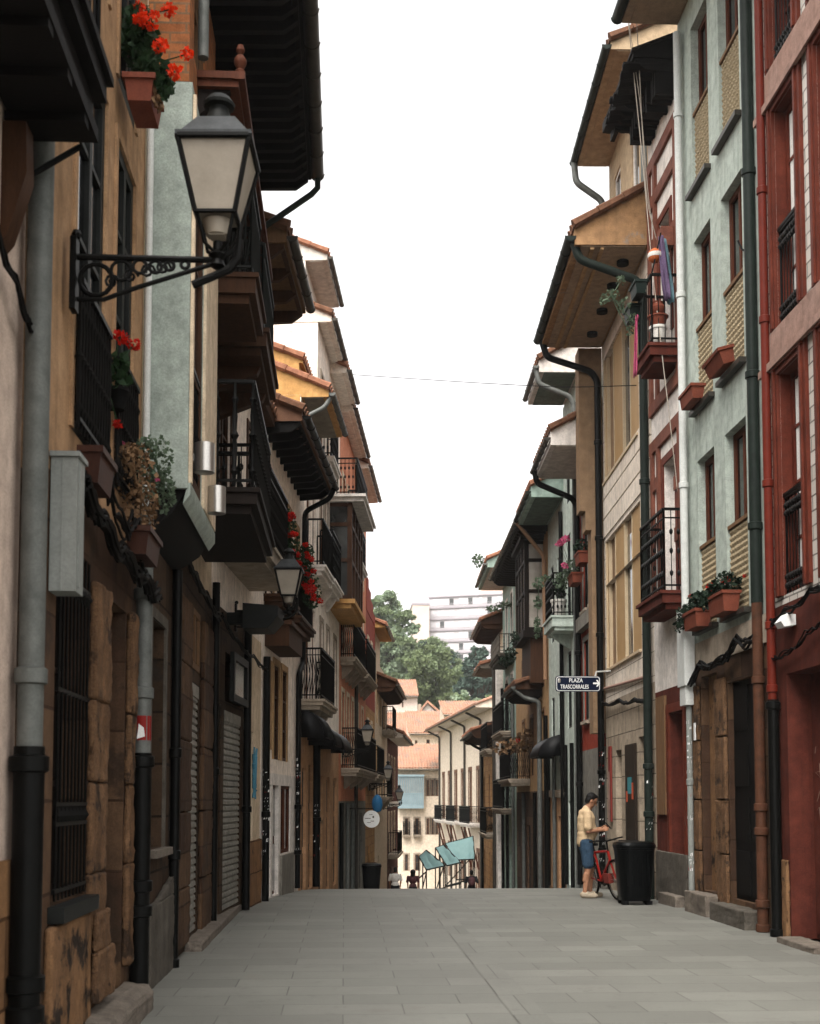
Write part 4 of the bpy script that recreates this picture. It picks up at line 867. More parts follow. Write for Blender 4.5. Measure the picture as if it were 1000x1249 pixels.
h.pipe([(25.5, 1.3, 11.15), (25.5, 1.2, 10.8), (25.5, .25, 10.5), (25.5, .12, 10.3), (25.5, .12, gl_)], .07, 'blackpipe', [(25.5, .12, z) for z in (9, 7, 5, 2.2, .6)])
mb = MB(); R4.box(mb, 25.62, 26.1, .0, .5, 7.6, 11.04); R4.box(mb, 25.62, 26.1, .0, .38, 7.2, 7.599); R4.box(mb, 25.62, 26.1, .0, .26, 3.0, 7.199); h.part('pier', mb, 'mottled')
q = House.__new__(House); q.W, q.s0, q.s1, q.zb, q.root, q.depth = R4, 21.5, 25.7, 11.2, h.root, 5
q.wall(11.3, 15.0, M['atticw'], [(22.5, 23.2, 12.6, 14.4), (24.4, 25.1, 12.6, 14.4)], name='attic', d=-.22, back=-5); q.window((22.5, 23.2, 12.6, 14.4), 'white', 'glassg', 0, 0, d=-.22); q.window((24.4, 25.1, 12.6, 14.4), 'white', 'glassg', 0, 0, d=-.22)
q.eave(15.0, .48, 'atticw', 'oldtile', 'greenpipe', back=-5, d0=-.2, gr=.08)
q.pipe([(25.6, .56, 15.05), (25.6, .52, 14.6), (25.6, -.05, 14.2), (25.6, -.12, 11.6)], .07, 'zinc'); q.pipe([(21.6, -.12, 14.9), (21.6, -.12, 12)], .06, 'zinc')
h.cables([(20.9, .05, 3.35), (22, .05, 3.4), (23.5, .05, 3.5), (25.5, .06, 3.6)], nb=5, r=.018, spread=.06, seed=41)
h.pipe([(20.95, .04, 3.72), (23, .04, 3.8), (25.5, .04, 3.9)], .03, 'rosecable', name='conduit')
mb = MB(); R4.box(mb, 22.3, 23.25, .012, .05, .75, 2.65, 0); R4.box(mb, 22.6, 23.0, .051, .055, 1.75, 2.05, 1); R4.box(mb, 22.45, 22.6, .051, .055, 1.65, 1.95, 2); R4.box(mb, 23.0, 23.15, .051, .056, 1.6, 1.8, 2)
single('poster_board', 'dark brown board with a small orange and teal print on the white stone wall', 'poster board', mb, ['postern', 'postera', 'posterb'])
mb = MB(); R4.box(mb, 24.85, 25.1, .012, .05, 1.2, 2.7); R4.box(mb, 24.87, 25.08, .061, .064, 1.2, 2.2, 1); single('shop_sign', 'tall narrow red sign on the white stone wall beside a black downpipe', 'sign', mb, ['red', 'band'])

# -- salmon house with a white eave
h = House('flower_box_house', 'brick red house with dark tall windows and a white boxed eave', R4, 26.1, 28.9, group=GR)
gd = gz(27.5); op = rowcols([(26.5, 27.2), (27.7, 28.4)], [(3.4, 5.2), (5.9, 8.4)])
h.wall(2.75, 9.1, M['brickred'], op)
for w in op: h.window(w, 'irong', 'glass', 0, 1, sur='greyplaster', sw=.12, sill='concrete')
gr = [(26.4, 27.0, gd, 1.7), (27.6, 28.4, gd, 1.7)]
h.wall(h.zb, 2.749, M['greyplaster'], gr, name='stone_base')
for w in gr: h.door(w, 'blackwood')
mb = MB(); R4.box(mb, 26.3, 28.8, .002, .16, 5.45, 5.75); h.part('band', mb, 'greyplaster')
h.eave(9.12, 1.05, 'soffitw', 'oldtile', 'coppergutter', gable='white', slope=.5, th=.32)
h.pipe([(28.7, 1.12, 9.3), (28.7, 1.05, 8.95), (28.7, .2, 8.6), (28.7, .1, 8.4), (28.7, .1, gd)], .07, 'blackpipe', [(28.7, .1, 5), (28.7, .1, 2)])
# -- pale mint house with a high eave and green balcony
h = House('pale_mint_house', 'tall pale mint house with a green balcony and grey green eave high up', R4, 28.9, 31.7, group=GR)
gd = gz(30); op = rowcols([(29.4, 29.9), (30.5, 31.2)], [(3.4, 5.3), (6.1, 8.2), (9.0, 10.8)])
h.wall(2.3, 11.65, M['mintpale'], op)
for w in op: h.window(w, 'irong', 'glassg', 0, 1)
gr = [(29.3, 30.0, gd, 1.6), (30.4, 31.2, gd, 1.6)]
h.wall(h.zb, 2.299, M['mintpale'], gr, name='stone_base')
for w in gr: h.door(w, 'blackwood')
h.eave(11.66, .95, 'soffitg', 'oldtile', 'zinc', gable='white', slope=.55, th=.3, s1=31.4)
h.pipe([(29.0, 1.02, 11.8), (29.0, .95, 11.4), (29.0, .2, 11.1), (29.0, .1, 10.9), (29.0, .1, gd)], .065, 'zinc')
for s in (29.2, 30.2, 31.3): h.pipe([(s, .06, 3.0), (s, .06, gd)], .05, 'blackpipe' if s > 30 else 'whitepipe')
h.balcony(29.95, 31.6, 6.05, .55, hh=1.05, slab=.26, ms='mintpale', mr='iron', style='scroll', corbels=1)
# -- green house with copper pipe, timber gallery house, etc.
h = House('green_house', 'house with a sea green gable and boxed green eave', R4, 31.7, 35.0, group=GR)
gd = gz(33); op = rowcols([(32.3, 33.0), (33.8, 34.4)], [(2.6, 4.4), (5.9, 8.0)])
h.wall(1.7, 9.35, M['mintpale'], op); h.wall(h.zb, 1.699, M['peach'], [(32.4, 33.2, gd, 1.2), (33.9, 34.5, gd, 1.1)], name='stone_base'); h.door((33.9, 34.5, gd, 1.1), 'brwood')
for s, m_ in ((31.8, 'blackpipe'), (33.5, 'zinc'), (34.8, 'blackpipe')): h.pipe([(s, .07, 9 if s < 33 else 3), (s, .07, gd)], .055, m_)
mb = MB(); R4.box(mb, 31.75, 34.9, .002, .06, 1.71, 1.9); h.part('band', mb, 'concrete')
for w in op: h.window(w, 'irong', 'glassg', 0, 1)
h.door((32.4, 33.2, gd, 1.2), 'dkwood')
h.eave(9.36, .85, 'soffitg', 'tile', 'greenpipe', gable='greenw', slope=.5, th=.3)
h = House('timber_gallery_house', 'old house with a dark timber glazed gallery and ragged dark eave', R4, 35.0, 44.5, group=GR)
gd = gz(40); op = rowcols([(36.0, 36.7), (39.0, 39.8), (41.5, 42.2)], [(2.4, 4.2), (4.9, 6.2)])+[(40, 40.8, 7.1, 8.8), (42.4, 43.2, 7.1, 8.8)]
h.wall(1.9, 9.3, M['tanw'], op); h.wall(h.zb, 1.899, M['brown_stone'], [(35.6, 36.2, gd, 1.0), (37, 37.8, gd, .8), (38.6, 39.2, gd+.8, 1.0), (40, 41, gd, .8), (42, 42.8, gd, .9)], name='stone_base')
for w in ((35.6, 36.2, gd, 1.0), (42, 42.8, gd, .9)): h.door(w, 'dkwood')
h.window((38.6, 39.2, gd+.8, 1.0), 'brwood', 'glass', 0, 1)
for s, m_ in ((35.3, 'blackpipe'), (38.2, 'blackpipe'), (41.5, 'zinc')): h.pipe([(s, .07, 1.85 if s > 36 else 4), (s, .07, gd)], .06, m_)
for w in op: h.window(w, 'brwood', 'glassg', 1, 1, sur='tanwood')
h.door((37, 37.8, gd, .8), 'dkwood'); h.door((40, 41, gd, .8), 'dkwood')
h.eave(9.4, .85, 'dkwood', 'oldtile', 'coppergutter', raft='dkwood', lip=False, rs=.4)
mb = MB(); d = .58
for s in (36.0, 36.85, 37.7, 38.5): R4.box(mb, s, s+.13, d-.13, d, 6.5, 9.1)
for z in (6.5, 7.6, 8.5, 9.02): R4.box(mb, 36.0, 38.63, d-.12, d-.01, z, z+.1); R4.box(mb, 36.01, 36.1, .01, d-.13, z, z+.1)
R4.box(mb, 35.9, 38.75, .003, d+.12, 9.13, 9.25); R4.box(mb, 35.95, 38.7, .003, d+.05, 6.3, 6.499)
gl = h.part('gallery', mb, 'dkwood'); mb = MB(); R4.box(mb, 36.1, 38.5, d-.08, d-.06, 6.6, 9.1); R4.box(mb, 36.04, 36.06, .01, d-.14, 6.6, 9.1); h.part('pane', mb, 'glassl', gl)
mb = MB(); R4.box(mb, 36.1, 38.5, .003, .4, 5.0, 6.299); h.part('gallery_foot', mb, 'brwood', gl)
h.pipe([(35.1, .9, 9.45), (35.15, .1, 8.5), (35.15, .08, 5)], .06, 'tanpipe')
h.eave(4.85, .8, 'brwood', 'oldtile', 'zinc', s0=36.6, s1=40, lip=False, raft='dkwood', back=-.02, slope=.3)
h.pipe([(36.7, .88, 4.9), (36.7, .5, 4.6), (36.6, .1, 4.5), (36.6, .1, gd)], .07, 'zinc')
h.balcony(40.0, 44, 2.3, .7, hh=1.0, ms='concrete', mr='iron', style='mesh')
awning(R4, 31.9, 34.2, 3.3, .62, .55, 'blackcanvas', 'ribbed black awning on the street sign side below the pale pipe', GA)
h = House('sea_green_gable_house', 'far house with a sea green gable and white soffit high on the street sign side', R4, 44.5, 49.8, group=GR)
gd = gz(47); op = rowcols([(45.5, 46.2), (47.6, 48.3)], [(1.6, 3.4), (4.4, 6.2), (7.4, 9.2)])
h.wall(h.zb, 9.95, M['greenw'], op+[(46.4, 47.2, gd, -.4)])
for w in op: h.window(w, 'winbrown', 'glassg', 1, 1, sur='white')
h.door((46.4, 47.2, gd, -.4), 'dkwood')
h.eave(9.96, 1.0, 'soffitw', 'tile', 'zinc', gable='greenw', th=.3, s0=44.8)
for s in (45.1, 47.4, 49.4): h.pipe([(s, .08, 6), (s, .08, gd)], .06, 'blackpipe' if s > 46 else 'zinc')
h.balcony(45.2, 49.3, 1.3, .5, hh=1.1, ms='concrete', mr='iron', style='mesh'); h.balcony(45.2, 49.3, 4.1, .5, hh=1.1, ms='concrete', mr='iron', style='mesh')
h.balcony(45, 49, 6.9, .6, hh=.7, ms='greystone', mr='greystone', style='wood')
h = House('white_pier_house', 'pale house with a tall plain white pier and black balconies', R4, 49.8, 55.0, group=GR)
gd = gz(52); op = rowcols([(51.8, 52.5), (53.6, 54.3)], [(-.6, 1.2), (2.4, 4.2), (5.4, 7.2)])
h.wall(h.zb, 8.6, M['cream'], op+[(52, 52.8, gd, -1.3)])
for w in op: h.window(w, 'winbrown', 'glassg', 1, 1, sur='tanw')
h.door((52, 52.8, gd, -1.3), 'dkwood')
mb = MB(); R4.box(mb, 49.85, 51.2, .002, .25, -2, 7.6); h.part('pier', mb, 'white')
h.eave(8.6, .9, 'brwood', 'tile', 'coppergutter', raft='brwood', lip=False)
h.pipe([(50.6, .32, 8), (50.6, .32, gd)], .07, 'coppergutter')
h.eave(7.0, .8, 'soffitd', 'tile', 'coppergutter', s0=51.3, back=-.02, slope=.25)
h.balcony(51.3, 54.8, 3.7, .6, hh=1.1, ms='concrete', mr='iron', style='mesh')
h.balcony(51.3, 54.8, .2, .65, hh=1.1, ms='concrete', mr='iron', style='mesh')
h = House('ochre_stone_house', 'low ochre stone house with a brown eave and black swan neck pipe', R4, 55.0, 62.5, group=GR)
gd = gz(58); op = rowcols([(57, 57.7), (60, 60.7)], [(-2.5, -.8), (1, 2.8)])
h.wall(h.zb, 4.5, M['ochreb'], op)
for w in op: h.window(w, 'winbrown', 'glassg', 1, 1)
h.eave(4.5, .95, 'brwood', 'tile', 'coppergutter', raft='brwood', lip=False, slope=.3)
h.pipe([(60.5, 1.0, 4.55), (60.5, .5, 4.2), (60.5, .1, 4.0), (60.5, .1, gd)], .07, 'blackpipe')

# ================================================================== FAR END
RF = Wall(7.93+68*.0423, -.0423, -1); GF = 'houses at the foot of the street'
h = House('white_window_house', 'long white house with tall brown window frames and slanting stays', RF, 66.0, 91.0, group=GF)
cols = [(67.5+i*3.3, 68.6+i*3.3) for i in range(7)]; op = rowcols(cols, [(-3.6, -1.4), (.3, 3.4)])
h.wall(h.zb, 6.6, M['cans'], op)
for w in op: h.window(w, 'winbrown', 'glassg', 1, 1, sur='winbrown', sw=.22)
h.eave(6.62, .95, 'soffitw', 'fartile', 'coppergutter', slope=.38, back=-5, gable='cans')
for a in (70.6, 77.2, 83.8): h.balcony(a, a+4.2, .25, .7, hh=1.0, ms='white', mr='iron', style='mesh')
for s in (69.9, 76.5, 83.1, 89.6): h.pipe([(s, .95, 6.6), (s, .1, 6.2), (s, .08, gz(s))], .07, 'coppergutter')
for s in (71, 72.5, 74, 78, 79.5, 81, 84.5, 86): mb = MB(); mb.tube([RF.pt(s, .65, -.0), RF.pt(s, .05, -2.4)], .05, 5); h.part('stay', mb, 'redwood')
class Front(Wall):
    k = 1.0       # a facade that looks back up the street: s runs along X, d towards the viewer
    def __init__(w, y, slope=0.0):
        w.y0 = y; w.m = 0.0; q = math.hypot(1, slope); w.sl = slope; w.n = Vector((slope/q, -1/q, 0)); w.u = Vector((1/q, slope/q, 0)); w.side = 1
    def pt(w, s, d, z): return Vector((s, w.y0+w.sl*s, z))+w.n*d
FB = Front(92.0)
def fx(px, Y): return (px-500)/1500*Y*.9986+Y*.0533
def front(name, label, W, s0, s1, zb, group=GF):
    h = House.__new__(House); h.W, h.s0, h.s1, h.zb, h.depth = W, s0, s1, zb, 8.0
    h.root = thing(name, label, 'building', W.pt((s0+s1)/2, 0, zb+.5), group); return h
def X(px, py, Y): return at(px, py, Y).x
def Zp(py, Y): return at(520, py, Y).z
h = front('blue_gallery_house', 'cream house with a blue grey glazed gallery and orange roof facing up the street', FB, X(478, 950, 92), X(541, 950, 92), gz(92)-.6)
Y = 92; row = lambda a, b: (Zp(b, Y), Zp(a, Y)); r2, r3 = row(998, 1018), row(1042, 1062); r1 = row(951, 971)
col = lambda a, b: (X(a, 980, Y), X(b, 980, Y))
op = rowcols([col(493.5, 498), col(506, 511)], [r2, r3])+rowcols([col(520, 523.5), col(526, 529.5), col(531, 534.5)], [r1, r2])
h.wall(h.zb, Zp(940, Y), M['cans'], op)
for w in op: h.window(w, 'winbrown', 'glassg', 0, 1, sur='concrete', sw=.12)
for (a, b) in (col(491, 500), col(504, 513)): h.balcony(a, b, r2[0]-.02, .5, hh=1.0, ms='concrete', mr='iron', style='mesh')
h.eave(Zp(940, Y), .7, 'soffitw', 'fartile', 'coppergutter', slope=.35, back=-5, gable='cans')
ga, gb = col(485, 516); zt, zb_ = Zp(945, Y), Zp(986, Y); mb = MB(); k = 12
FB.box(mb, ga, gb, .003, .75, zb_, zb_+.3); FB.box(mb, ga-.05, gb+.05, .003, .8, zt-.15, zt)
for i in range(k+1): s = ga+(gb-ga-.08)*i/k; FB.box(mb, s, s+.08, .62, .75, zb_+.3, zt-.15)
for i in range(2*k): s = ga+(gb-ga-.08)*i/(2*k); FB.box(mb, s, s+.06, .70, .74, zb_+.3, zb_+1.05)
FB.box(mb, ga, gb, .63, .76, zb_+1.05, zb_+1.14); gl = h.part('gallery', mb, 'bluegal')
mb = MB(); FB.box(mb, ga+.02, gb-.02, .55, .6, zb_+.3, zt-.16); h.part('pane', mb, 'glassl', gl)
# roofs behind
def far_house(name, label, px0, px1, pyb, pye, Y, mat, slope, wins=(), tile='fartile', zb=None, ov=.6, back=-5, dep=8):
    W = Front(Y); h = front(name, label, W, X(px0, pye, Y), X(px1, pye, Y), gz(Y)-.5 if zb is None else zb); h.depth = dep
    op = [(X(a, c, Y), X(b, c, Y), Zp(d, Y), Zp(c, Y)) for a, b, c, d in wins]
    h.wall(h.zb, Zp(pye, Y), M[mat], op)
    for w in op: h.window(w, 'winbrown', 'glassg', 0, 1)
    h.eave(Zp(pye, Y), ov, 'soffitw', tile, 'coppergutter', slope=slope, back=back, gable=mat); return h
far_house('beige_house', 'beige house with two narrow windows under a broad weathered tile roof', 499, 545, 1000, 897, 106, 'cans', .4, [(506, 509, 903, 914), (520, 524, 902, 914)])
far_house('low_tiled_house', 'low cream house with patchy pinkish roof tiles behind the gallery roof', 470, 504, 1000, 905, 110, 'creamw', .32, [(482, 485, 909, 915)], back=-9)
h = far_house('hip_roof_house', 'white house with an orange roof below the broadleaf tree', 462, 509, 900, 851, 134, 'farpink', .4, [(490, 492, 856, 863)], back=-5)
# white gable house
Y = 122; W = Front(Y); h = front('white_gable_house', 'white house showing a broad gable and a bright orange roof slope', W, X(492, 890, Y), X(553, 890, Y), gz(Y)-1)
mb = MB(); pk = (X(521, 870, Y), Zp(858, Y)); a, b = h.s0, h.s1; ze = Zp(888, Y); zb_ = h.zb
mb.prism([W.pt(a, 0, zb_), W.pt(b, 0, zb_), W.pt(b, 0, ze), W.pt(pk[0], 0, pk[1]), W.pt(a, 0, ze-1.2)], (0, 9, 0)); h.part('wall', mb, 'white')
mb = MB(); mb.prism([W.pt(a-.6, .5, ze-1.5), W.pt(pk[0], .5, pk[1]+.05), W.pt(pk[0], .5, pk[1]+.3), W.pt(a-.6, .5, ze-1.25)], (0, 9.6, 0)); mb.prism([W.pt(b+.6, .5, ze-.25), W.pt(b+.6, .5, ze), W.pt(pk[0]+.002, .5, pk[1]+.3), W.pt(pk[0]+.002, .5, pk[1]+.05)], (0, 9.6, 0)); rf = h.part('roof', mb, 'fartile')
h2 = MB(); W.box(h2, X(512, 860, Y), X(516, 860, Y), -4, -3, Zp(880, Y), Zp(856, Y)); h.part('chimney', h2, 'concrete', rf)
mb = MB(); W.box(mb, X(505, 880, Y), X(508, 880, Y), .002, .05, Zp(886, Y), Zp(878, Y)); h.part('window', mb, 'glassg')
far_house('side_roof_house', 'house with a pink tile roof rising toward the dark conifer', 541, 606, 960, 874, 100, 'cans', .3, (), back=-4)
Y = 118; W = Front(Y); mb = MB(); W.box(mb, X(549, 870, Y), X(560, 870, Y), -.8, .0, gz(Y), Zp(859, Y)); W.box(mb, X(548.5, 870, Y), X(560.5, 870, Y), -.84, .04, Zp(861, Y), Zp(860, Y)); single('chimney_stack', 'square orange brick chimney between the pale roofs and the trees', 'chimney', mb, 'orbrick')
# apartment block on the hill
Y = 300; BW = Front(Y-75*.0, -.25); p0 = at(523, 745, 310); p1 = at(606, 735, 300)
BW = Front(310+.35*p0.x, -.35)
h = front('apartment_block', 'long pale apartment block with mauve floor bands on the hill', BW, p0.x, p0.x+26, gz(300)-6, None); h.depth = 14
ZT = lambda py: at(525, py, 310).z
zr = ZT(728); h.wall(h.zb, zr, M['farblock']); st = (zr-ZT(810))/6.0*1.0
g = random.Random(9); mbb = MB(); fl = 0; z = zr
while z > h.zb+3 and fl < 9:
    BW.box(mbb, h.s0-.1, h.s1+.1, .002, .35, z-.35, z); z -= st; fl += 1
h.part('floor_band', mbb, 'farband')
for f in range(7):
    for i in range(22):
        s = h.s0+.5+i*1.16; zt_ = zr-.6-f*st
        if i % 6 == 5: continue
        mb = MB(); BW.box(mb, s, s+1.0, .01, .06, zt_-st*.62, zt_-.1, 1 if g.random() < .09 else 0); h.part('window', mb, ['winpale', 'glassg'])
    mb = MB()
    for i in range(80): BW.box(mb, h.s0+.3+i*.32, h.s0+.36+i*.32, .3, .34, zr-f*st-st+.05, zr-f*st-st+1.0)
    h.part('railing', mb, 'farblock')
mb = MB(); BW.box(mb, h.s0+12, h.s0+26, -10, -2, zr, zr+3); h.part('roof_house', mb, 'farpink')
p2 = at(503, 745, 306); q2 = at(524, 745, 306); W = Front(306); h = front('stair_tower', 'plain pale pink tower block wing beside the apartment block', W, p2.x, q2.x-.1, gz(300)-6, None); h.depth = 9
h.wall(h.zb, ZT(741), M['farpink']); mb = MB(); W.box(mb, h.s0-.15, h.s1+.15, -9.1, .15, ZT(741)+.001, ZT(741)+.5); h.part('parapet', mb, 'farband')
# ================================================================== STREET LANTERNS
def build_lantern():
    t = thing('wall_lantern', 'large black wall lantern with frosted panes on a scrolled iron bracket, above the ochre house', 'street lamp', (0, 0, 0), 'wall lanterns along the street')
    mb = MB()
    mb.tube([(0, 0, 0), (.92, 0, 0)], .022, 8); mb.tube([(.03, 0, -.28), (.2, 0, -.28), (.4, 0, -.2), (.92, 0, -.02)], .016, 8)
    mb.box((-.01, -.05, -.36), (.03, .05, .12)); mb.ball((.02, 0, .15), .035, n=8)
    def ringxz(c, r, w=.012): mb.tube([(c[0]+r*math.cos(a), 0, c[1]+r*math.sin(a)) for a in [2*math.pi*i/14 for i in range(15)]], w, 6, caps=False)
    ringxz((.15, -.15), .105, .016); ringxz((.31, -.085), .065); ringxz((.43, -.055), .045); ringxz((.53, -.055), .04); ringxz((.62, -.045), .03); ringxz((.72, -.035), .025)
    for x, z in ((.25, -.19), (.37, -.15), (.48, -.115), (.58, -.09)):
        P = [(x+.05*(1-i/16)*math.cos(i*.75), 0, z+.03+.05*(1-i/16)*math.sin(i*.75)) for i in range(15)]; mb.tube(P, .01, 5)
    br = mb.build('bracket', M['iron'], t)
    c = Vector((.93, 0, 0)); rot = R(-3)
    mb = MB(); mb.tube([c+Vector((.0, 0, .0)), c+Vector((.09, 0, .06)), c+Vector((.14, 0, .14)), c+Vector((.145, 0, .24))], .02, 8); mb.tube([c+Vector((.14, 0, .14)), c+Vector((.13, 0, .02)), c+Vector((.08, 0, -.06)), c+Vector((-.05, 0, -.12)), c+Vector((-.16, 0, -.17))], .028, 8)
    mb.lathe(c, [(.02, -.06), (.05, -.04), (.035, .0), (.06, .03), (.03, .06), (.03, .12)], 10)
    for k in range(4):
        a = rot+math.pi/4+k*math.pi/2; u = Vector((math.cos(a), math.sin(a), 0))
        mb.tube([c+u*.03+Vector((0, 0, .05)), c+u*.11+Vector((0, 0, .09)), c+u*.13+Vector((0, 0, .16)), c+u*.17+Vector((0, 0, .275))], .012, 6)
    mb.build('stem', M['iron'], t)
    z0, z1, a0, a1 = .27, .72, .128, .228
    def sq(a, z): return [c+Matrix.Rotation(rot, 3, 'Z') @ Vector((sx*a, sy*a, z)) for sx, sy in ((-1, -1), (1, -1), (1, 1), (-1, 1))]
    mb = MB(); A, B_ = sq(a0, z0), sq(a1, z1)
    for i in range(4):
        mb.tube([A[i], B_[i]], .017, 6); mb.tube([A[i], A[(i+1) % 4]], .016, 6); mb.tube([B_[i], B_[(i+1) % 4]], .022, 6)
    mb.build('lantern_frame', M['iron'], t)
    mb = MB(); A, B_ = sq(a0-.005, z0+.004), sq(a1-.008, z1-.004); mb.hexa(A+B_); mb.build('glass', M['lampglass'], t)
    mb = MB(); mb.lathe(c, [(.0, .15), (.07, .15), (.09, .25), (.09, .262), (0, .262)], 4, rot=rot+math.pi/4); mb.lathe(c, [(.075, .16), (.1, .255)], 12); mb.build('glass_bowl', M['lampglass'], t)
    mb = MB(); A, B_ = sq(a1+.015, z1+.002), sq(a1+.015, z1+.03); mb.hexa(A+B_); A, B_ = sq(a1-.01, z1+.036), sq(.12, z1+.185); mb.hexa(A+B_)
    mb.build('lantern_roof', M['zinc2'], t)
    mb = MB(); mb.lathe(c, [(.105, z1+.186), (.085, z1+.23), (.065, z1+.28), (.065, z1+.30), (.1, z1+.31), (.105, z1+.33), (.07, z1+.375), (.03, z1+.395), (0, z1+.4)], 14); mb.build('lantern_cap', M['irong'], t)
    return t
M['zinc2'] = metal('weathered_lantern_metal', '3b3d3d', .45, c2='55585a')
lan = build_lantern()
def put_lantern(o, W, s, z, sc, label):
    o.location = W.pt(s, .06, z); o.scale = (sc,)*3; o['label'] = label
put_lantern(lan, L0, 7.46, 4.91, .95, lan['label'])
for W, s, z, sc, lb in ((L4, 17.55, 4.27, .82, 'black wall lantern beside the hanging red geraniums, above the faceted dark box'), (L5, 34.0, 3.0, .74, 'black wall lantern in front of the black balcony of the salmon house'),
                        (L5, 44.0, 2.2, .72, 'small far wall lantern on the brick wall under the stepped parapet'), (L5, 52.0, 1.45, .72, 'lowest and smallest wall lantern, by the blue grey gallery')):
    put_lantern(copy_tree(lan), W, s, z, sc, lb)

# ================================================================== PLANTS AND POTS
def trough(W, s0, s1, d0, d1, z0, z1, mat, label, group='window boxes', name='planter', tilt=0):
    mb = MB(); e = .025
    P = [W.pt(s0+e, d0+e, z0), W.pt(s1-e, d0+e, z0), W.pt(s1-e, d1-e, z0), W.pt(s0+e, d1-e, z0), W.pt(s0, d0, z1), W.pt(s1, d0, z1), W.pt(s1, d1, z1), W.pt(s0, d1, z1)]
    mb.hexa(P)
    r = .014
    W.box(mb, s0-r, s1+r, d1-.004, d1+r, z1-.035, z1+.006); W.box(mb, s0-r, s1+r, d0-r, d0+.004, z1-.035, z1+.006); W.box(mb, s0-r, s0+.004, d0+.004, d1-.004, z1-.035, z1+.006); W.box(mb, s1-.004, s1+r, d0+.004, d1-.004, z1-.035, z1+.006)
    if tilt:
        c = W.pt((s0+s1)/2, (d0+d1)/2, (z0+z1)/2); Q = Matrix.Rotation(tilt, 3, W.u); mb.v = [c+Q @ (v-c) for v in mb.v]
    return single(name, label, 'planter', mb, mat, group)
def flower(mb, c, r, g, mi):
    mb.leaves(c, (r, r, r*.8), 60, r*.62, mi, g, shell=.45)
def geranium(name, label, blobs, flowers, leafsize=.06, n=160, mats=('leaf', 'petal'), seed=1, stems=None, group='plants hanging on the houses', cat='plant', dens=1.0):
    """blobs: (centre, radii); flowers: (centre, radius)"""
    g = random.Random(seed); mb = MB(); tot = sum(b[1][0]*b[1][1]+b[1][1]*b[1][2] for b in blobs)
    for c, r in blobs: mb.leaves(c, r, int(n*dens*(r[0]*r[1]+r[1]*r[2])/tot)+6, leafsize, 0, g, shell=.25)
    c0 = Vector(blobs[0][0])
    for c, r in blobs: mb.tube([c0, (c0+Vector(c))/2+Vector((0, 0, -.02)), Vector(c), Vector(c)+Vector((0, 0, r[2]*.8))], .009, 5)
    z0 = min(v.z for v in mb.v); root = single(name, label, cat, mb, mats[0], group)
    if flowers:
        fb = MB(); sb = MB()
        for c, r in flowers:
            c = Vector(c); flower(fb, c, r, g, 0)
            nb = min(blobs, key=lambda b: (Vector(b[0])-c).length); sb.tube([Vector(nb[0]), (Vector(nb[0])+c)/2+Vector((0, 0, .02)), c], .006, 4)
        fb.build('blossom', M[mats[1]], root); sb.build('flower_stalk', M[mats[0]], root)
    return root
A = at
trough(L0, 8.98, 9.42, .07, .29, 6.78, 6.97, 'terracotta', 'terracotta window box of orange red geraniums high on the ochre house')
geranium('geranium', 'bushy geranium with orange red flowers spilling from the terracotta box', [(A(172, 55, 9.2), (.16, .16, .2)), (A(160, 40, 9.25), (.14, .15, .18)), (A(185, 85, 9.1), (.14, .14, .14)), (A(195, 105, 9.1), (.1, .12, .13)), (A(170, 25, 9.3), (.1, .12, .12))],
         [(A(170, 8, 9.2), .05), (A(180, 26, 9.05), .075), (A(168, 24, 9.05), .05), (A(206, 12, 9.15), .06), (A(195, 56, 9.0), .065), (A(228, 66, 9.1), .055), (A(213, 87, 9.0), .065), (A(188, 17, 9.1), .04)], .075, 950, ('leaf', 'petalo'), 3)
mb_ = [(A(187, 105, 9.05), (.05, .05, .08)), (A(192, 125, 9.05), (.04, .05, .07))]; geranium('wilted_plant', 'wilted brown flower heads drooping below the geranium box', mb_, [], .05, 60, ('dry', 'dry'), 4)
trough(L0, 7.9, 8.2, .03, .17, 7.05, 7.22, 'brownpot', 'dark brown window box at the top edge beside the timber balcony')
trough(L0, 7.78, 8.25, .05, .19, 3.62, 3.84, 'brownpot', 'brown window box under the railing of the ochre house, next to the grey metal cabinet')
trough(L0, 9.2, 9.8, .09, .27, 3.45, 3.65, 'brownpot', 'brown pot with dry trailing stalks above the black cables')
geranium('dry_trailing_plant', 'dry pale brown trailing stalks hanging over the black cables', [(A(163, 575, 9.4), (.2, .16, .22)), (A(172, 615, 9.5), (.14, .14, .2)), (A(150, 555, 9.2), (.14, .14, .1)), (A(182, 630, 9.6), (.08, .1, .12))], [(A(147, 541, 9.2), .03)], .045, 620, ('dry', 'petalp'), 5)
geranium('trailing_plant', 'pale grey green leafy plant trailing beside the grey green bay', [(A(190, 560, 9.9), (.15, .15, .2)), (A(183, 590, 9.9), (.16, .15, .17)), (A(200, 600, 10.0), (.1, .12, .18)), (A(178, 545, 9.8), (.08, .1, .1))], [(A(192, 585, 9.75), .02)], .045, 700, ('leafp', 'petalp'), 6)
mb = MB(); mb.lathe(A(142, 500, 9.0), [(.06, 0), (.085, .13), (.09, .135), (.09, .155), (.0, .155)], 12); single('flower_pot', 'small dark pot hooked on the black railing of the ochre house', 'pot', mb, 'dark', 'pots on balconies')
geranium('geranium', 'sparse geranium with two red flower heads on the black railing', [(A(138, 462, 9.0), (.12, .1, .07)), (A(150, 445, 9.0), (.07, .08, .08)), (A(128, 466, 8.85), (.09, .09, .06)), (A(140, 440, 9.0), (.06, .06, .05))], [(A(147, 411, 9.0), .065), (A(163, 420, 9.1), .055), (A(143, 517, 9.0), .04)], .085, 60, ('leaf', 'petal'), 7)
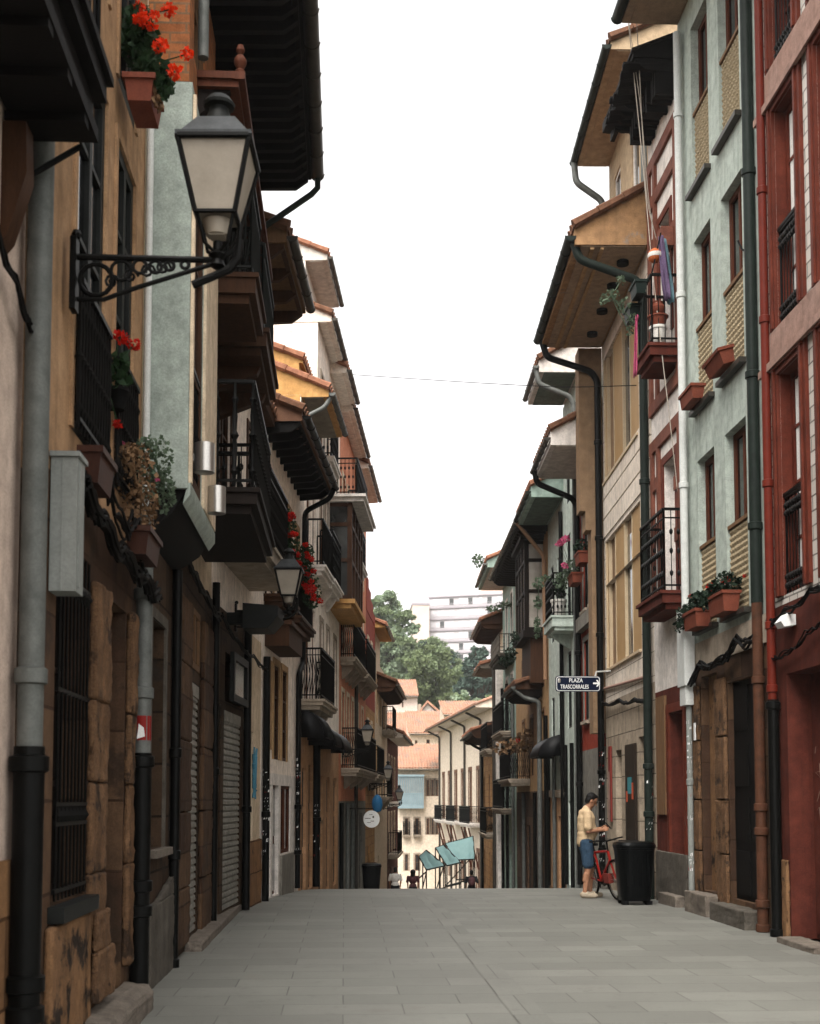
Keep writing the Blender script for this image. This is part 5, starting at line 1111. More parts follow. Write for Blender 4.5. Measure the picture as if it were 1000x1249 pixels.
for k, (cl, lb, sd) in enumerate((([(348, 640, 21), (352, 660, 21.1), (345, 672, 21)], 'red flowering geranium hanging from the cream house balcony, the one seen above the second lantern', 8), ([(372, 680, 23), (376, 705, 23.2), (380, 725, 23.2)], 'red flowering geranium trailing low from the cream house balcony, partly behind the second lantern', 9))):
    g = random.Random(sd+40)
    geranium('geranium', lb, [(A(x, y, Y), (.19, .22, .28)) for x, y, Y in cl], [(A(x+g.uniform(-10, 11), y+g.uniform(-17, 15), Y-.2), .062) for x, y, Y in cl for _ in range(8)], .07, 800, ('leaf', 'petal'), sd)
# mint house
trough(R0, 15.95, 16.65, .06, .27, 7.32, 7.53, 'terracotta', 'empty terracotta window box tilted outward on the mint house sill', tilt=R(-16))
trough(R0, 17.35, 18.0, .06, .26, 7.3, 7.5, 'terracotta', 'empty terracotta window box sitting level on the mint house sill')
trough(R0, 15.92, 16.6, .06, .3, 4.06, 4.32, 'terracotta', 'terracotta box of leafy geraniums next to the dark green downpipe')
trough(R0, 17.2, 17.85, .06, .3, 4.04, 4.28, 'terracotta', 'terracotta box of red geraniums on the lower mint house sill, nearer the white downpipe')
geranium('geranium', 'bushy geranium with a small red flower beside the dark green downpipe', [(R0.pt(16.2, .15, 4.45), (.2, .35, .17)), (R0.pt(16.6, .22, 4.38), (.14, .2, .16)), (R0.pt(16.85, .2, 4.3), (.12, .15, .12))], [(A(909, 702, 16.0), .035), (A(885, 708, 16.6), .075)], .075, 420, ('leafd', 'petal'), 11)
geranium('geranium', 'leafy geranium with bright red heads spilling toward the white downpipe', [(R0.pt(17.5, .15, 4.4), (.18, .3, .16)), (R0.pt(17.9, .24, 4.28), (.14, .2, .17)), (R0.pt(18.15, .26, 4.18), (.1, .12, .12)), (R0.pt(17.2, .2, 4.42), (.12, .16, .12))], [(A(868, 716, 17.3), .09), (A(874, 713, 17.2), .07), (A(842, 727, 17.9), .04)], .075, 440, ('leafd', 'petal'), 12)
# half-timbered house balconies
trough(R0, 18.85, 19.25, .51, .7, 9.42, 9.62, 'greenpot', 'dark green trough hooked outside the upper iron balcony, near end')
trough(R0, 19.3, 19.7, .51, .7, 9.2, 9.42, 'greenpot', 'dark green trough hooked lower outside the upper iron balcony')
geranium('succulent_plant', 'pale branching succulent leaning out from the green troughs', [(A(745, 360, 19.3), (.16, .15, .08)), (A(760, 372, 19.3), (.12, .15, .12)), (A(757, 343, 19.4), (.08, .1, .1)), (A(735, 368, 19.3), (.08, .08, .05)), (A(772, 392, 19.3), (.1, .1, .15)), (A(768, 405, 19.4), (.06, .06, .1))], [], .06, 170, ('leafp', 'petalp'), 13)
def pot(c, r, hh, mat, label, name='flower_pot', prof=None):
    mb = MB(); mb.lathe(c, prof or [(r*.72, 0), (r*.95, hh*.85), (r*1.06, hh*.86), (r*1.06, hh), (r*.9, hh), (r*.85, hh*.9), (0, hh*.9)], 14); return single(name, label, 'pot', mb, mat, 'pots on balconies')
pot(R0.pt(18.95, .32, 8.62), .14, .3, 'whitepot', 'white plastic pot on the floor of the upper iron balcony')
pot(R0.pt(18.95, .32, 8.925), .16, .16, 'terracotta', 'terracotta bowl stacked on the white plastic pot')
pot(R0.pt(18.95, .32, 9.09), .12, .22, 'terracotta', 'round terracotta jar on top of the stacked bowl', 'jar', [(.06, 0), (.12, .07), (.125, .13), (.08, .19), (.09, .22), (0, .22)])
mb = MB(); c = A(799, 312, 18.9); mb.ball(c, .12, 0, 14); mb.lathe(c, [(.116, -.035), (.1235, 0), (.116, .035)], 14, 1); single('float_ball', 'orange and white ball hung under the flags of the upper balcony', 'ball', mb, ['orangeb', 'whitepot'])
def cloth(name, label, p0, p1, wdt, mat, seed, group):
    g = random.Random(seed); mb = MB(); vs = []; n_ = 9
    for i in range(n_+1):
        t = i/n_; c = p0.lerp(p1, t); w = wdt*(.35+.65*math.sin(math.pi*(.12+.75*t)))
        for j in range(5): vs.append(c+Vector((-(j/4-.5)*w*.9, (j/4-.5)*w*.5+.03*math.sin(j*2.3+t*5), .03*math.sin(j*1.7+t*6))))
    mb.add(vs, [(i*5+j, i*5+j+1, (i+1)*5+j+1, (i+1)*5+j) for i in range(n_) for j in range(4)])
    o = single(name, label, 'flag', mb, mat, group); so = o.modifiers.new('thickness', 'SOLIDIFY'); so.thickness = .006; return o
cloth('flag', 'purple cloth strip of the flag drooping from the upper iron balcony', A(806, 288, 18.8), A(814, 366, 18.75), .13, 'flagp', 1, 'coloured cloths on the upper balcony')
cloth('flag', 'sky blue cloth strip of the flag drooping from the upper iron balcony', A(809, 292, 18.86), A(818, 370, 18.8), .15, 'flagb', 2, 'coloured cloths on the upper balcony')
cloth('ribbon', 'thin pink ribbon hanging below the green troughs', A(777, 385, 19.0), A(774, 460, 19.2), .06, 'petalp', 3, 'coloured cloths on the upper balcony')
mb = MB(); c = R0.pt(19.3, .3, 8.6); mb.tube([R0.pt(18.85, .44, 9.7), A(806, 284, 18.8)], .012, 6); single('flag_pole', 'short pole leaning out from the upper iron balcony with two cloths', 'pole', mb, 'iron')
def rope(name, label, pts, r, mat, cat='rope', group='loose ropes on the half timbered house'):
    mb = MB(); P = [Vector(p) for p in pts]; Q = []
    for i in range(len(P)-1):
        p0, p1, p2, p3 = P[max(i-1, 0)], P[i], P[i+1], P[min(i+2, len(P)-1)]
        for k in range(6):
            t = k/6; Q.append(.5*((2*p1)+(p2-p0)*t+(2*p0-5*p1+4*p2-p3)*t*t+(3*p1-p0-3*p2+p3)*t**3))
    Q.append(P[-1]); mb.tube(Q, r, 5); return single(name, label, cat, mb, mat, group)
rope('rope', 'pale slack rope from the ragged eave past both iron balconies', [A(765, 15, 19.0), A(775, 110, 19.0), A(785, 210, 19.1), A(795, 320, 19.0), A(806, 420, 18.8), A(820, 540, 18.9), A(836, 690, 19.0)], .008, 'ropem')
rope('rope', 'pale rope bowing out from the ragged eave, ending at the plastered gable', [A(776, 18, 18.9), A(780, 90, 18.9), A(783, 150, 19.2), A(789, 240, 19.6), A(800, 290, 19.7)], .008, 'ropem')
rope('rope', 'thin pale rope hanging inside the other two, over the red timbers', [A(766, 20, 18.95), A(781, 130, 19.0), A(792, 250, 19.2), A(803, 300, 19.4)], .006, 'ropem')
rope('overhead_cable', 'thin cable strung across the street under the white sky', [A(430, 457, 29.5), A(520, 463, 27), A(600, 468, 24.8), A(690, 472, 22.6), A(776, 470, 20.9)], .008, 'cable', 'cable', None)
# further boxes and plants on the street sign side
trough(R4, 26.4, 27.0, .17, .42, 6.68, 6.92, 'terracotta', 'terracotta flower box on the brick red house with green leaves')
trough(R4, 27.4, 28.1, .17, .42, 6.42, 6.64, 'terracotta', 'terracotta flower box with pink flowers on the brick red house')
geranium('leafy_plant', 'dark leafy plant in the terracotta box of the brick red house', [(R4.pt(26.7, .3, 7.05), (.2, .3, .2))], [], .09, 120, ('leafd', 'petalp'), 15)
geranium('geranium', 'pink flowering plant in the terracotta box of the brick red house', [(R4.pt(27.8, .4, 6.8), (.22, .3, .2)), (R4.pt(28.3, .55, 6.6), (.2, .25, .22))], [(A(685, 661, 27.4), .1), (A(690, 657, 27.4), .1), (A(689, 690, 27.6), .09), (A(680, 664, 27.6), .07)], .09, 180, ('leafp', 'petalp'), 16)
geranium('trailing_plant', 'grey green plant spilling from the green balcony of the pale mint house', [(A(657, 712, 30.2), (.16, .2, .16)), (A(664, 706, 30.3), (.14, .2, .1)), (A(656, 735, 30.4), (.11, .2, .2)), (A(655, 765, 30.6), (.09, .2, .3))], [], .08, 330, ('leafp', 'petalp'), 17)
pot(R4.pt(30.2, .35, 6.06), .2, .42, 'whitepot', 'white tub standing on the green balcony of the pale mint house')
geranium('leafy_plant', 'dark potted plant behind the railing of the green balcony', [(R4.pt(30.25, .33, 6.75), (.18, .22, .3))], [], .12, 120, ('leafd', 'petalp'), 18)
geranium('trailing_plant', 'brown and green plants hanging below the dark timber gallery', [(A(622, 800, 37), (.22, .3, .25)), (A(628, 780, 36.5), (.14, .2, .25)), (A(616, 806, 37.5), (.2, .3, .22))], [], .1, 300, ('leafd', 'petalp'), 19)
geranium('balcony_plants', 'mixed dry and green plants on the black balcony beyond the ribbed awning', [(A(632, 908, 39.8), (.6, .5, .3)), (A(618, 912, 41), (.6, .5, .25)), (A(645, 900, 39), (.4, .4, .3))], [(A(632, 903, 39), .09)], .16, 260, ('dry', 'petal'), 20)
geranium('leafy_plant', 'tuft of green on the tiled ledge of the sea green gable house', [(A(583, 684, 46), (.25, .3, .25))], [], .12, 110, ('leafp', 'petalp'), 21)
geranium('leafy_plant', 'dusty plants along the stone ledge below the sea green gable', [(A(604, 742, 46), (.4, .4, .12)), (A(615, 738, 46), (.35, .4, .15))], [], .12, 160, ('leafp', 'petalp'), 22)

# ================================================================== SIGNS
def text_mesh(body, size, mat, parent, org, name='lettering', extr=.002, sx=1.0):
    cu = bpy.data.curves.new('text', 'FONT'); cu.body = body; cu.size = size; cu.align_x = 'CENTER'; cu.align_y = 'CENTER'; cu.extrude = extr; cu.offset = size*.012
    o = bpy.data.objects.new('text', cu); COL.objects.link(o); dg = bpy.context.evaluated_depsgraph_get(); dg.update()
    me = bpy.data.meshes.new_from_object(o.evaluated_get(dg)); bpy.data.objects.remove(o)
    mx = Matrix.Translation(org) @ Matrix.Rotation(R(90), 4, 'X') @ Matrix.Diagonal((sx, 1, 1, 1)); me.transform(mx); me.materials.clear(); me.materials.append(M[mat])
    q = bpy.data.objects.new(name, me); COL.objects.link(q); q.parent = parent; return q
c = A(705, 834, 24.6); u = 24.6/1500*.9986; wd, hh = 56*u, 19.5*u
sg = thing('street_sign', 'navy enamel street sign reading PLAZA TRASCORRALES with a white arrow', 'street sign', (c.x, c.y, c.z-hh/2))
def rrect(mb, w, h_, r, y0, y1, mi=0):
    P = []
    for cx, cz, a0 in ((w/2-r, h_/2-r, 0), (-w/2+r, h_/2-r, 90), (-w/2+r, -h_/2+r, 180), (w/2-r, -h_/2+r, 270)):
        for k in range(5): a = R(a0+k*22.5); P.append(Vector((c.x+cx+r*math.cos(a), c.y+y0, c.z+cz+r*math.sin(a))))
    mb.prism(P, (0, y1-y0, 0), mi)
mb = MB(); rrect(mb, wd, hh, .05, 0, .03); bd = mb.build('board', M['navy'], sg)
mb = MB(); rrect(mb, wd-.03, hh-.03, .045, -.003, -.0005, 0); mb.build('border', M['signwhite'], bd)
mb = MB(); rrect(mb, wd-.055, hh-.055, .04, -.006, -.0035, 0); mb.build('field', M['navy'], bd)
o_ = Vector((0, -hh/2, 0))
text_mesh('PLAZA', .115, 'signwhite', sg, Vector((-.05*wd, -.009, hh/2+.064)), sx=.82)
text_mesh('TRASCORRALES', .115, 'signwhite', sg, Vector((-.08*wd, -.009, hh/2-.064)), sx=.7)
mb = MB(); ax = c.x+wd*.415; az = c.z+.01
mb.prism([Vector((ax-.075, c.y-.009, az-.016)), Vector((ax+.03, c.y-.009, az-.016)), Vector((ax+.03, c.y-.009, az+.016)), Vector((ax-.075, c.y-.009, az+.016))], (0, .0025, 0))
for sgn in (1, -1): mb.prism([Vector((ax+.066, c.y-.0095, az)), Vector((ax+.02, c.y-.0095, az+sgn*.066)), Vector((ax-.012, c.y-.0095, az+sgn*.066)), Vector((ax+.028, c.y-.0095, az))], (0, .0025, 0))
mb.build('arrow', M['signwhite'], sg)
mb = MB(); mb.lathe(Vector((c.x-wd*.42, c.y-.007, c.z+.06)), [(.022, -.04), (.03, -.02), (.03, .03), (.012, .045)], 8, sy=.15); mb.build('crest', M['steel'], sg)
mb = MB(); mb.tube([Vector((c.x+wd/2-.1, c.y+.02, c.z+hh/2)), Vector((c.x+wd/2-.08, c.y+.02, c.z+hh/2+.09)), R4.pt(24.7, .05, c.z+hh/2+.03)], .018, 6); mb.build('arm', M['whitepipe'], sg)
mb = MB(); c = A(453, 999, 35.8); mb.v = []; g = 24
mb.lathe((0, 0, 0), [(0, -.012), (.25, -.012), (.25, .012), (0, .012)], g); Q = Matrix.Rotation(R(18), 3, 'Z') @ Matrix.Rotation(R(90), 3, 'X'); mb.v = [c+Q @ v for v in mb.v]
rs = single('round_sign', 'round pale hanging sign with grey marks on the salmon house', 'sign', mb, 'signwhite')
mb = MB()
for a, b, w, h_ in ((-.12, .02, .18, .02), (.02, -.06, .1, .02), (.05, .06, .05, .06), (-.08, -.1, .12, .015), (-.02, .13, .1, .015)): mb.box((a-w/2, b-h_/2, .0125), (a+w/2, b+h_/2, .016))
mb.v = [c+Q @ v for v in mb.v]; m2 = mb.build('marking', M['greystone'], None); m2.parent = rs; m2.location = (0, 0, 0)
for v in m2.data.vertices: v.co = v.co-rs.location
mb = MB(); mb.tube([c+Vector((-.72, .2, .3)), c+Vector((.05, 0, .3)), c+Vector((.05, 0, .25))], .014, 6); m3 = mb.build('arm', M['iron'], None); m3.parent = rs
for v in m3.data.vertices: v.co = v.co-rs.location
mb = MB(); c = A(460, 980, 38); mb.lathe(c, [(0, -.28), (.12, -.24), (.17, -.05), (.15, .12), (.08, .24), (.0, .28)], 10, sy=.8); single('blue_bundle', 'bright blue plastic bundle hanging between the far lanterns', 'bundle', mb, 'bluebag')

# ================================================================== BINS, BICYCLE
def bin_(loc, label, k=1.0):
    t = thing('litter_bin', label, 'bin', loc, 'black bins'); L = Vector(loc)
    def rr(mb, w0, w1, z0, z1, mi=0, n=6):
        vs = []
        for w, z in ((w0, z0), (w1, z1)):
            r = w*.32
            for cx, cy, a0 in ((w/2-r, w/2-r, 0), (-w/2+r, w/2-r, 90), (-w/2+r, -w/2+r, 180), (w/2-r, -w/2+r, 270)):
                for q in range(n): a = R(a0+q*90/(n-1)); vs.append(L+Vector((cx+r*math.cos(a), cy+r*math.sin(a), z))*k)
        m_ = 4*n; mb.add(vs, [(i, (i+1) % m_, (i+1) % m_+m_, i+m_) for i in range(m_)]+[tuple(range(m_))[::-1], tuple(range(m_, 2*m_))], mi)
    mb = MB(); rr(mb, .5, .6, .12, .86); rr(mb, .61, .61, .861, .89); rr(mb, .47, .48, .06, .121)
    for i in range(5): x = -.16+i*.08; mb.box(L+Vector((x-.012, -.301, .3))*k, L+Vector((x+.012, -.285, .8))*k)
    b = mb.build('bin_body', M['binplastic'], t)
    mb = MB(); rr(mb, .635, .64, .892, .94); rr(mb, .64, .58, .9401, .985); rr(mb, .58, .4, .9851, 1.0); li = mb.build('lid', M['binplastic'], t)
    mb = MB(); mb.tube([L+Vector((-.16, .32, .93))*k, L+Vector((-.16, .38, .99))*k, L+Vector((.16, .38, .99))*k, L+Vector((.16, .32, .93))*k], .016*k, 6); mb.build('handle', M['binplastic'], li)
    for x in (-.2, .2):
        mb = MB(); mb.lathe((0, 0, 0), [(0, -.03), (.08, -.03), (.08, .03), (0, .03)], 12); Q = Matrix.Rotation(R(90), 3, 'Y'); mb.v = [L+Vector((x, .14, .08))*k+Q @ v*k for v in mb.v]; mb.build('wheel', M['rubber'], t)
    for x in (-.19, .19):
        mb = MB(); mb.box(L+Vector((x-.05, -.2, 0))*k, L+Vector((x+.05, -.08, .06))*k); mb.build('foot', M['rubber'], t)
    return t
bc = A(774, 1101, 19.6); bin_((bc.x, 19.6, gz(19.6)+.004), 'tall black wheeled litter bin with a glossy lid beside the red bicycle')
bc = A(453, 1075, 37); bin_((bc.x, 37, gz(37)), 'small dark bin far down the lamp side at the crest of the street', .95)
def bicycle(loc, rotz, label):
    t = thing('bicycle', label, 'bicycle', loc); L = Vector(loc); Q = Matrix.Rotation(rotz, 3, 'Z') @ Matrix.Rotation(R(7), 3, 'X'); P = lambda x, y, z: L+Q @ Vector((x, y, z))
    for x in (-.52, .52):
        mb = MB(); mb.tube([P(x+.33*math.cos(a), 0, .345+.33*math.sin(a)) for a in [2*math.pi*i/28 for i in range(29)]], .022, 8, caps=False); w = mb.build('wheel', M['rubber'], t)
        mb = MB(); mb.tube([P(x+.30*math.cos(a), 0, .345+.30*math.sin(a)) for a in [2*math.pi*i/28 for i in range(29)]], .011, 6, caps=False); mb.build('rim', M['steel'], w)
        mb = MB(); mb.tube([P(x, -.04, .345), P(x, .04, .345)], .025, 8)
        for i in range(18): a = 2*math.pi*i/18; mb.tube([P(x, .02*(-1)**i, .345), P(x+.3*math.cos(a), 0, .345+.3*math.sin(a))], .0025, 3)
        mb.build('spokes', M['steel'], w)
    mb = MB(); bb = (-.08, 0, .3); st = (-.22, 0, .78); hd = (.33, 0, .82); hl = (.37, 0, .66)
    for a, b, r in ((bb, st, .02), (st, hd, .022), (bb, hl, .03), (hd, hl, .024), (hl, (.52, 0, .345), .018)): mb.tube([P(*a), P(*b)], r, 8)
    for s in (-.05, .05):
        mb.tube([P(-.08, s*.5, .3), P(-.52, s, .345)], .013, 6); mb.tube([P(-.22, s*.4, .74), P(-.52, s, .345)], .011, 6)
    mb.build('frame', M['bikered'], t)
    mb = MB(); mb.hexa([P(*v) for v in ((-.36, -.08, .9), (-.08, -.02, .9), (-.08, .02, .9), (-.36, .08, .9), (-.36, -.07, .95), (-.08, -.015, .94), (-.08, .015, .94), (-.36, .07, .95))]); mb.tube([P(-.22, 0, .78), P(-.25, 0, .9)], .014, 6); mb.build('saddle', M['rubber'], t)
    mb = MB(); mb.tube([P(.33, 0, .82), P(.31, 0, .97), P(.36, 0, 1.0)], .015, 6); mb.tube([P(.3, -.31, 1.02), P(.36, -.2, 1.02), P(.37, 0, 1.0), P(.36, .2, 1.02), P(.3, .31, 1.02)], .014, 6); mb.build('handlebar', M['rubber'], t)
    mb = MB(); mb.lathe((0, 0, 0), [(0, -.008), (.1, -.008), (.1, .008), (0, .008)], 16); Q2 = Q @ Matrix.Rotation(R(90), 3, 'X'); mb.v = [P(-.08, .05, .3)+Q2 @ v for v in mb.v]; mb.tube([P(-.08, .09, .3), P(-.02, .09, .14)], .012, 5); mb.tube([P(-.08, -.09, .3), P(-.14, -.09, .46)], .012, 5); mb.build('crank', M['irong'], t)
    mb = MB(); mb.box((0, 0, 0), (.2, .1, .16)); mb.v = [P(.12, -.05, .28)+Q @ v for v in mb.v]; mb.build('bag', M['red'], t)
    return t
bk = A(740, 1085, 20.9); bicycle((bk.x, 21.0, gz(21.0)+.01), R(-77), 'red bicycle leaning by the white stone wall between the man and the black bin')

# ================================================================== TERRACE SCREENS
def screen(pxs, Yn, label, dY):
    P = [A(x, y, Yn+k*dY) for (x, y), k in zip(pxs, (0, 0, 1, 1))]
    cx = sum((p for p in P), Vector())/4; b = Vector((cx.x, cx.y, gz(cx.y)))
    t = thing('terrace_screen', label, 'screen', b, 'teal terrace screens on dark frames')
    mb = MB(); nrm = (P[1]-P[0]).cross(P[3]-P[0]).normalized(); N_ = 8; vs = []
    for i in range(N_+1):
        for j in range(N_+1):
            u, v = i/N_, j/N_; q = (P[0].lerp(P[1], u)).lerp(P[3].lerp(P[2], u), v)
            vs.append(q-Vector((0, 0, .35*math.sin(math.pi*u)*math.sin(math.pi*v)+.06*math.sin(u*19)*math.sin(math.pi*v)))+nrm*.05*math.sin(v*14))
    mb.add(vs, [(i*(N_+1)+j, (i+1)*(N_+1)+j, (i+1)*(N_+1)+j+1, i*(N_+1)+j+1) for i in range(N_) for j in range(N_)])
    fb = mb.build('fabric', M['teal'], t); so = fb.modifiers.new('thickness', 'SOLIDIFY'); so.thickness = .02
    for p in P: q = MB(); q.tube([p, Vector((p.x, p.y, gz(p.y)))], .03, 6); q.build('post', M['irong'], t)
    q = MB()
    for a, b_ in zip(P, P[1:]+P[:1]): q.tube([a, b_], .03, 6)
    for z in (-1.0, -2.2): q.tube([P[0]+Vector((0, 0, z)), P[1]+Vector((0, 0, z))], .035, 6); q.tube([P[2]+Vector((0, 0, z)), P[3]+Vector((0, 0, z))], .035, 6)
    q.tube([P[0]+Vector((0, 0, -2.2)), P[1]+Vector((0, 0, -1.0))], .03, 5); q.tube([(P[0]+P[1])/2, (P[0]+P[1])/2+Vector((0, 0, -3.5))], .035, 5)
    q.build('frame', M['irong'], t)
screen([(511, 1045), (520, 1037), (543, 1056), (520, 1061)], 58, 'lowest teal terrace screen, tilted over dark railings beside the crest', -1.5)
screen([(531, 1034), (541, 1031), (562, 1052), (545, 1056)], 61, 'middle teal terrace screen between the tilted low one and the tall one', -1.5)
screen([(543, 1029), (577, 1020), (579, 1048), (556, 1049)], 64, 'tallest teal terrace screen against the white house windows', -1.2)

# ================================================================== TREES ON THE HILL
def tree(name, label, clumps, Y, mats, leaf, dens, seed, base, group='trees on the hill', drop=0.0):
    g = random.Random(seed); k = Y/1500
    b = A(base[0], base[1], Y); b.z = gz(Y)
    t = thing(name, label, 'tree', b, group)
    cl = [(A(x, y, Y+g.uniform(-3, 3)), r*k) for x, y, r in clumps]
    top = max(c.z for c, r in cl); mb = MB(); mid = Vector((b.x, b.y, b.z+(top-b.z)*.55))
    mb.tube([b-Vector((0, 0, .5)), (b+mid)/2+Vector((g.uniform(-.3, .3), 0, 0)), mid], [.55, .42, .3], 8)
    for c, r in cl: mb.tube([mid-Vector((0, 0, g.uniform(0, 3))), (mid+c)/2+Vector((0, 0, .4)), c], [.22, .14, .05], 5)
    mb.build('trunk', M['bark'], t)
    mb = MB()
    for c, r in cl:
        r *= 1.45; n = int(dens*4.2*r*r); sub = max(9, int(r*9))
        for _ in range(sub):
            v = Vector((g.gauss(0, 1), g.gauss(0, 1), g.gauss(0, 1))).normalized()*r*g.uniform(.35, 1.0)
            mb.leaves(c+Vector((v.x, v.y, v.z*.85)), (r*.42, r*.42, r*.26), n//sub+3, leaf, 1 if g.random() < .35 else 0, g, shell=.1)
    mb.build('crown', [M[m] for m in mats], t); return t
tree('broadleaf_tree', 'tall loose broadleaf tree rising above the salmon house', [(458, 745, 13), (473, 734, 10), (470, 757, 15), (452, 768, 16), (485, 768, 15), (494, 752, 8), (503, 764, 6), (468, 785, 20), (490, 792, 17), (456, 802, 18), (480, 815, 20), (503, 797, 9), (504, 818, 12), (463, 730, 5), (480, 830, 16), (500, 840, 12)], 170, ('crown1', 'crown4'), .55, 60, 31, (476, 850))
tree('olive_green_tree', 'rounded olive green tree in front of the apartment block', [(515, 812, 15), (532, 805, 14), (523, 828, 18), (543, 828, 15), (508, 842, 16), (532, 848, 19), (551, 850, 11), (516, 862, 14), (545, 866, 12)], 150, ('crown2', 'crown1'), .45, 70, 32, (530, 880))
tree('dark_broadleaf_tree', 'darker broadleaf tree between the olive tree and the apartment block', [(525, 792, 12), (538, 798, 12), (548, 812, 14), (557, 826, 12), (515, 800, 9), (560, 842, 13)], 185, ('crown1', 'crown3'), .5, 60, 33, (545, 870))
g = random.Random(5); cl = []
for i in range(9):
    y = 792+i*7.5; w = 4+i*2.7
    for k in range(3): cl.append((583+(k-1)*w*.85+g.uniform(-2, 2), y+g.uniform(-2, 2), 4.2+i*.45))
tree('dark_conifer', 'dark feathery conifer in front of the apartment block beside the street sign side houses', cl, 140, ('crown3', 'leafd2'), .4, 110, 34, (583, 880)) if False else None
M['leafd2'] = mk('blue_green_conifer', '50655b', '40534a', rough=.7, scale=.5, bump=0)
tree('dark_conifer', 'dark feathery conifer in front of the apartment block beside the far houses', cl+[(566, 838, 8), (600, 836, 10), (598, 815, 8), (572, 812, 5)], 140, ('crown3', 'leafd2'), .42, 75, 34, (583, 880))
tree('pale_shrub_tree', 'low pale green tree above the orange chimney', [(556, 858, 8), (565, 850, 7), (577, 862, 9), (590, 858, 9), (567, 866, 8)], 128, ('crown4', 'crown1'), .35, 90, 35, (572, 890))
# ================================================================== PEOPLE
def ell(mb, c, r, rot=None, n=14): mb.ball(c, 1.0, 0, n, r, rot)
def cap(mb, p, q, r0, r1, n=10, k=6):
    p, q = Vector(p), Vector(q); a = (q-p); L = a.length; a = a.normalized() if L > 1e-6 else Vector((0, 0, 1))
    pts = []; rs = []
    for i in range(k): t = math.pi/2*(i/k); pts.append(p-a*r0*math.cos(t)); rs.append(max(.002, r0*math.sin(t)))
    pts += [p, q]; rs += [r0, r1]
    for i in range(1, k+1): t = math.pi/2*(i/k); pts.append(q+a*r1*math.sin(t)); rs.append(max(.002, r1*math.cos(t)))
    mb.tube(pts, rs, n)
def limb(mb, pts, rs):
    for i in range(len(pts)-1): cap(mb, pts[i], pts[i+1], rs[i], rs[i+1])
def fuse(mb, voxel, name, mat, parent, xf, smooth=4):
    me = bpy.data.meshes.new(name); me.from_pydata([tuple(v) for v in mb.v], [], mb.f); o = bpy.data.objects.new(name, me); COL.objects.link(o)
    m = o.modifiers.new('r', 'REMESH'); m.mode = 'VOXEL'; m.voxel_size = voxel; m.use_smooth_shade = True
    if smooth: s = o.modifiers.new('s', 'SMOOTH'); s.iterations = smooth; s.factor = .5
    dg = bpy.context.evaluated_depsgraph_get(); dg.update(); m2 = bpy.data.meshes.new_from_object(o.evaluated_get(dg)); bpy.data.objects.remove(o)
    m2.transform(xf); m2.materials.clear(); m2.materials.append(M[mat]); m2.polygons.foreach_set('use_smooth', [True]*len(m2.polygons))
    q = bpy.data.objects.new(name, m2); COL.objects.link(q); q.parent = parent; return q
def hand(mb, w, d, up, side, grip=.5, k=1.0):
    """palm from wrist w along d; four unequal fingers that curl, thumb off the side; side = direction of the thumb, up = back of the hand"""
    d, up, side = Vector(d).normalized(), Vector(up).normalized(), Vector(side).normalized(); w = Vector(w)
    for j in range(4):
        o = side*(.030-.020*j)*k; cap(mb, w+side*(.018-.012*j)*k, w+d*.085*k+o, .014*k, .013*k, 8, 3)
        L = (.072, .08, .074, .058)[j]*k; a = w+d*.088*k+o; dd = d
        for seg, ang in ((.45, grip*.7), (.32, grip*1.1), (.23, grip*.8)):
            dd = (Matrix.Rotation(ang, 3, side) @ dd) if (Matrix.Rotation(ang, 3, side) @ d).dot(up) <= d.dot(up)+1e-6 else (Matrix.Rotation(-ang, 3, side) @ dd)
            b = a+dd*L*seg; cap(mb, a, b, .0088*k, .0078*k, 8, 3); a = b
    a = w+d*.025*k+side*.03*k; b = a+(d*.6+side*.7-up*.2).normalized()*.045*k; c = b+(d*.9+side*.15-up*.35).normalized()*.035*k
    cap(mb, a, b, .013*k, .0105*k, 8, 3); cap(mb, b, c, .0105*k, .009*k, 8, 3)
def face(mb, c, f, s, k=1.0, u=None):
    """head at c facing f with side axis s"""
    c = Vector(c); f = Vector(f).normalized(); s = Vector(s).normalized(); u = f.cross(s).normalized()
    if u.z < 0: u = -u
    rot = Matrix((s, f, u)).transposed()
    ell(mb, c+u*.03*k, (.074*k, .094*k, .098*k), rot); ell(mb, c-u*.045*k+f*.022*k, (.058*k, .066*k, .078*k), rot)
    cap(mb, c+f*.092*k+u*.01*k, c+f*.113*k-u*.026*k, .009*k, .014*k, 8, 3)
    for q in (-1, 1):
        ell(mb, c+s*q*.077*k-f*.005*k-u*.012*k, (.012*k, .02*k, .032*k), rot, 8)
        ell(mb, c+f*.078*k+s*q*.032*k+u*.022*k, (.02*k, .012*k, .008*k), rot, 8)
    ell(mb, c+f*.086*k-u*.06*k, (.026*k, .012*k, .008*k), rot, 8); ell(mb, c+f*.082*k-u*.075*k, (.022*k, .012*k, .007*k), rot, 8); ell(mb, c+f*.066*k-u*.11*k, (.022*k, .02*k, .018*k), rot, 8)
    return rot, u
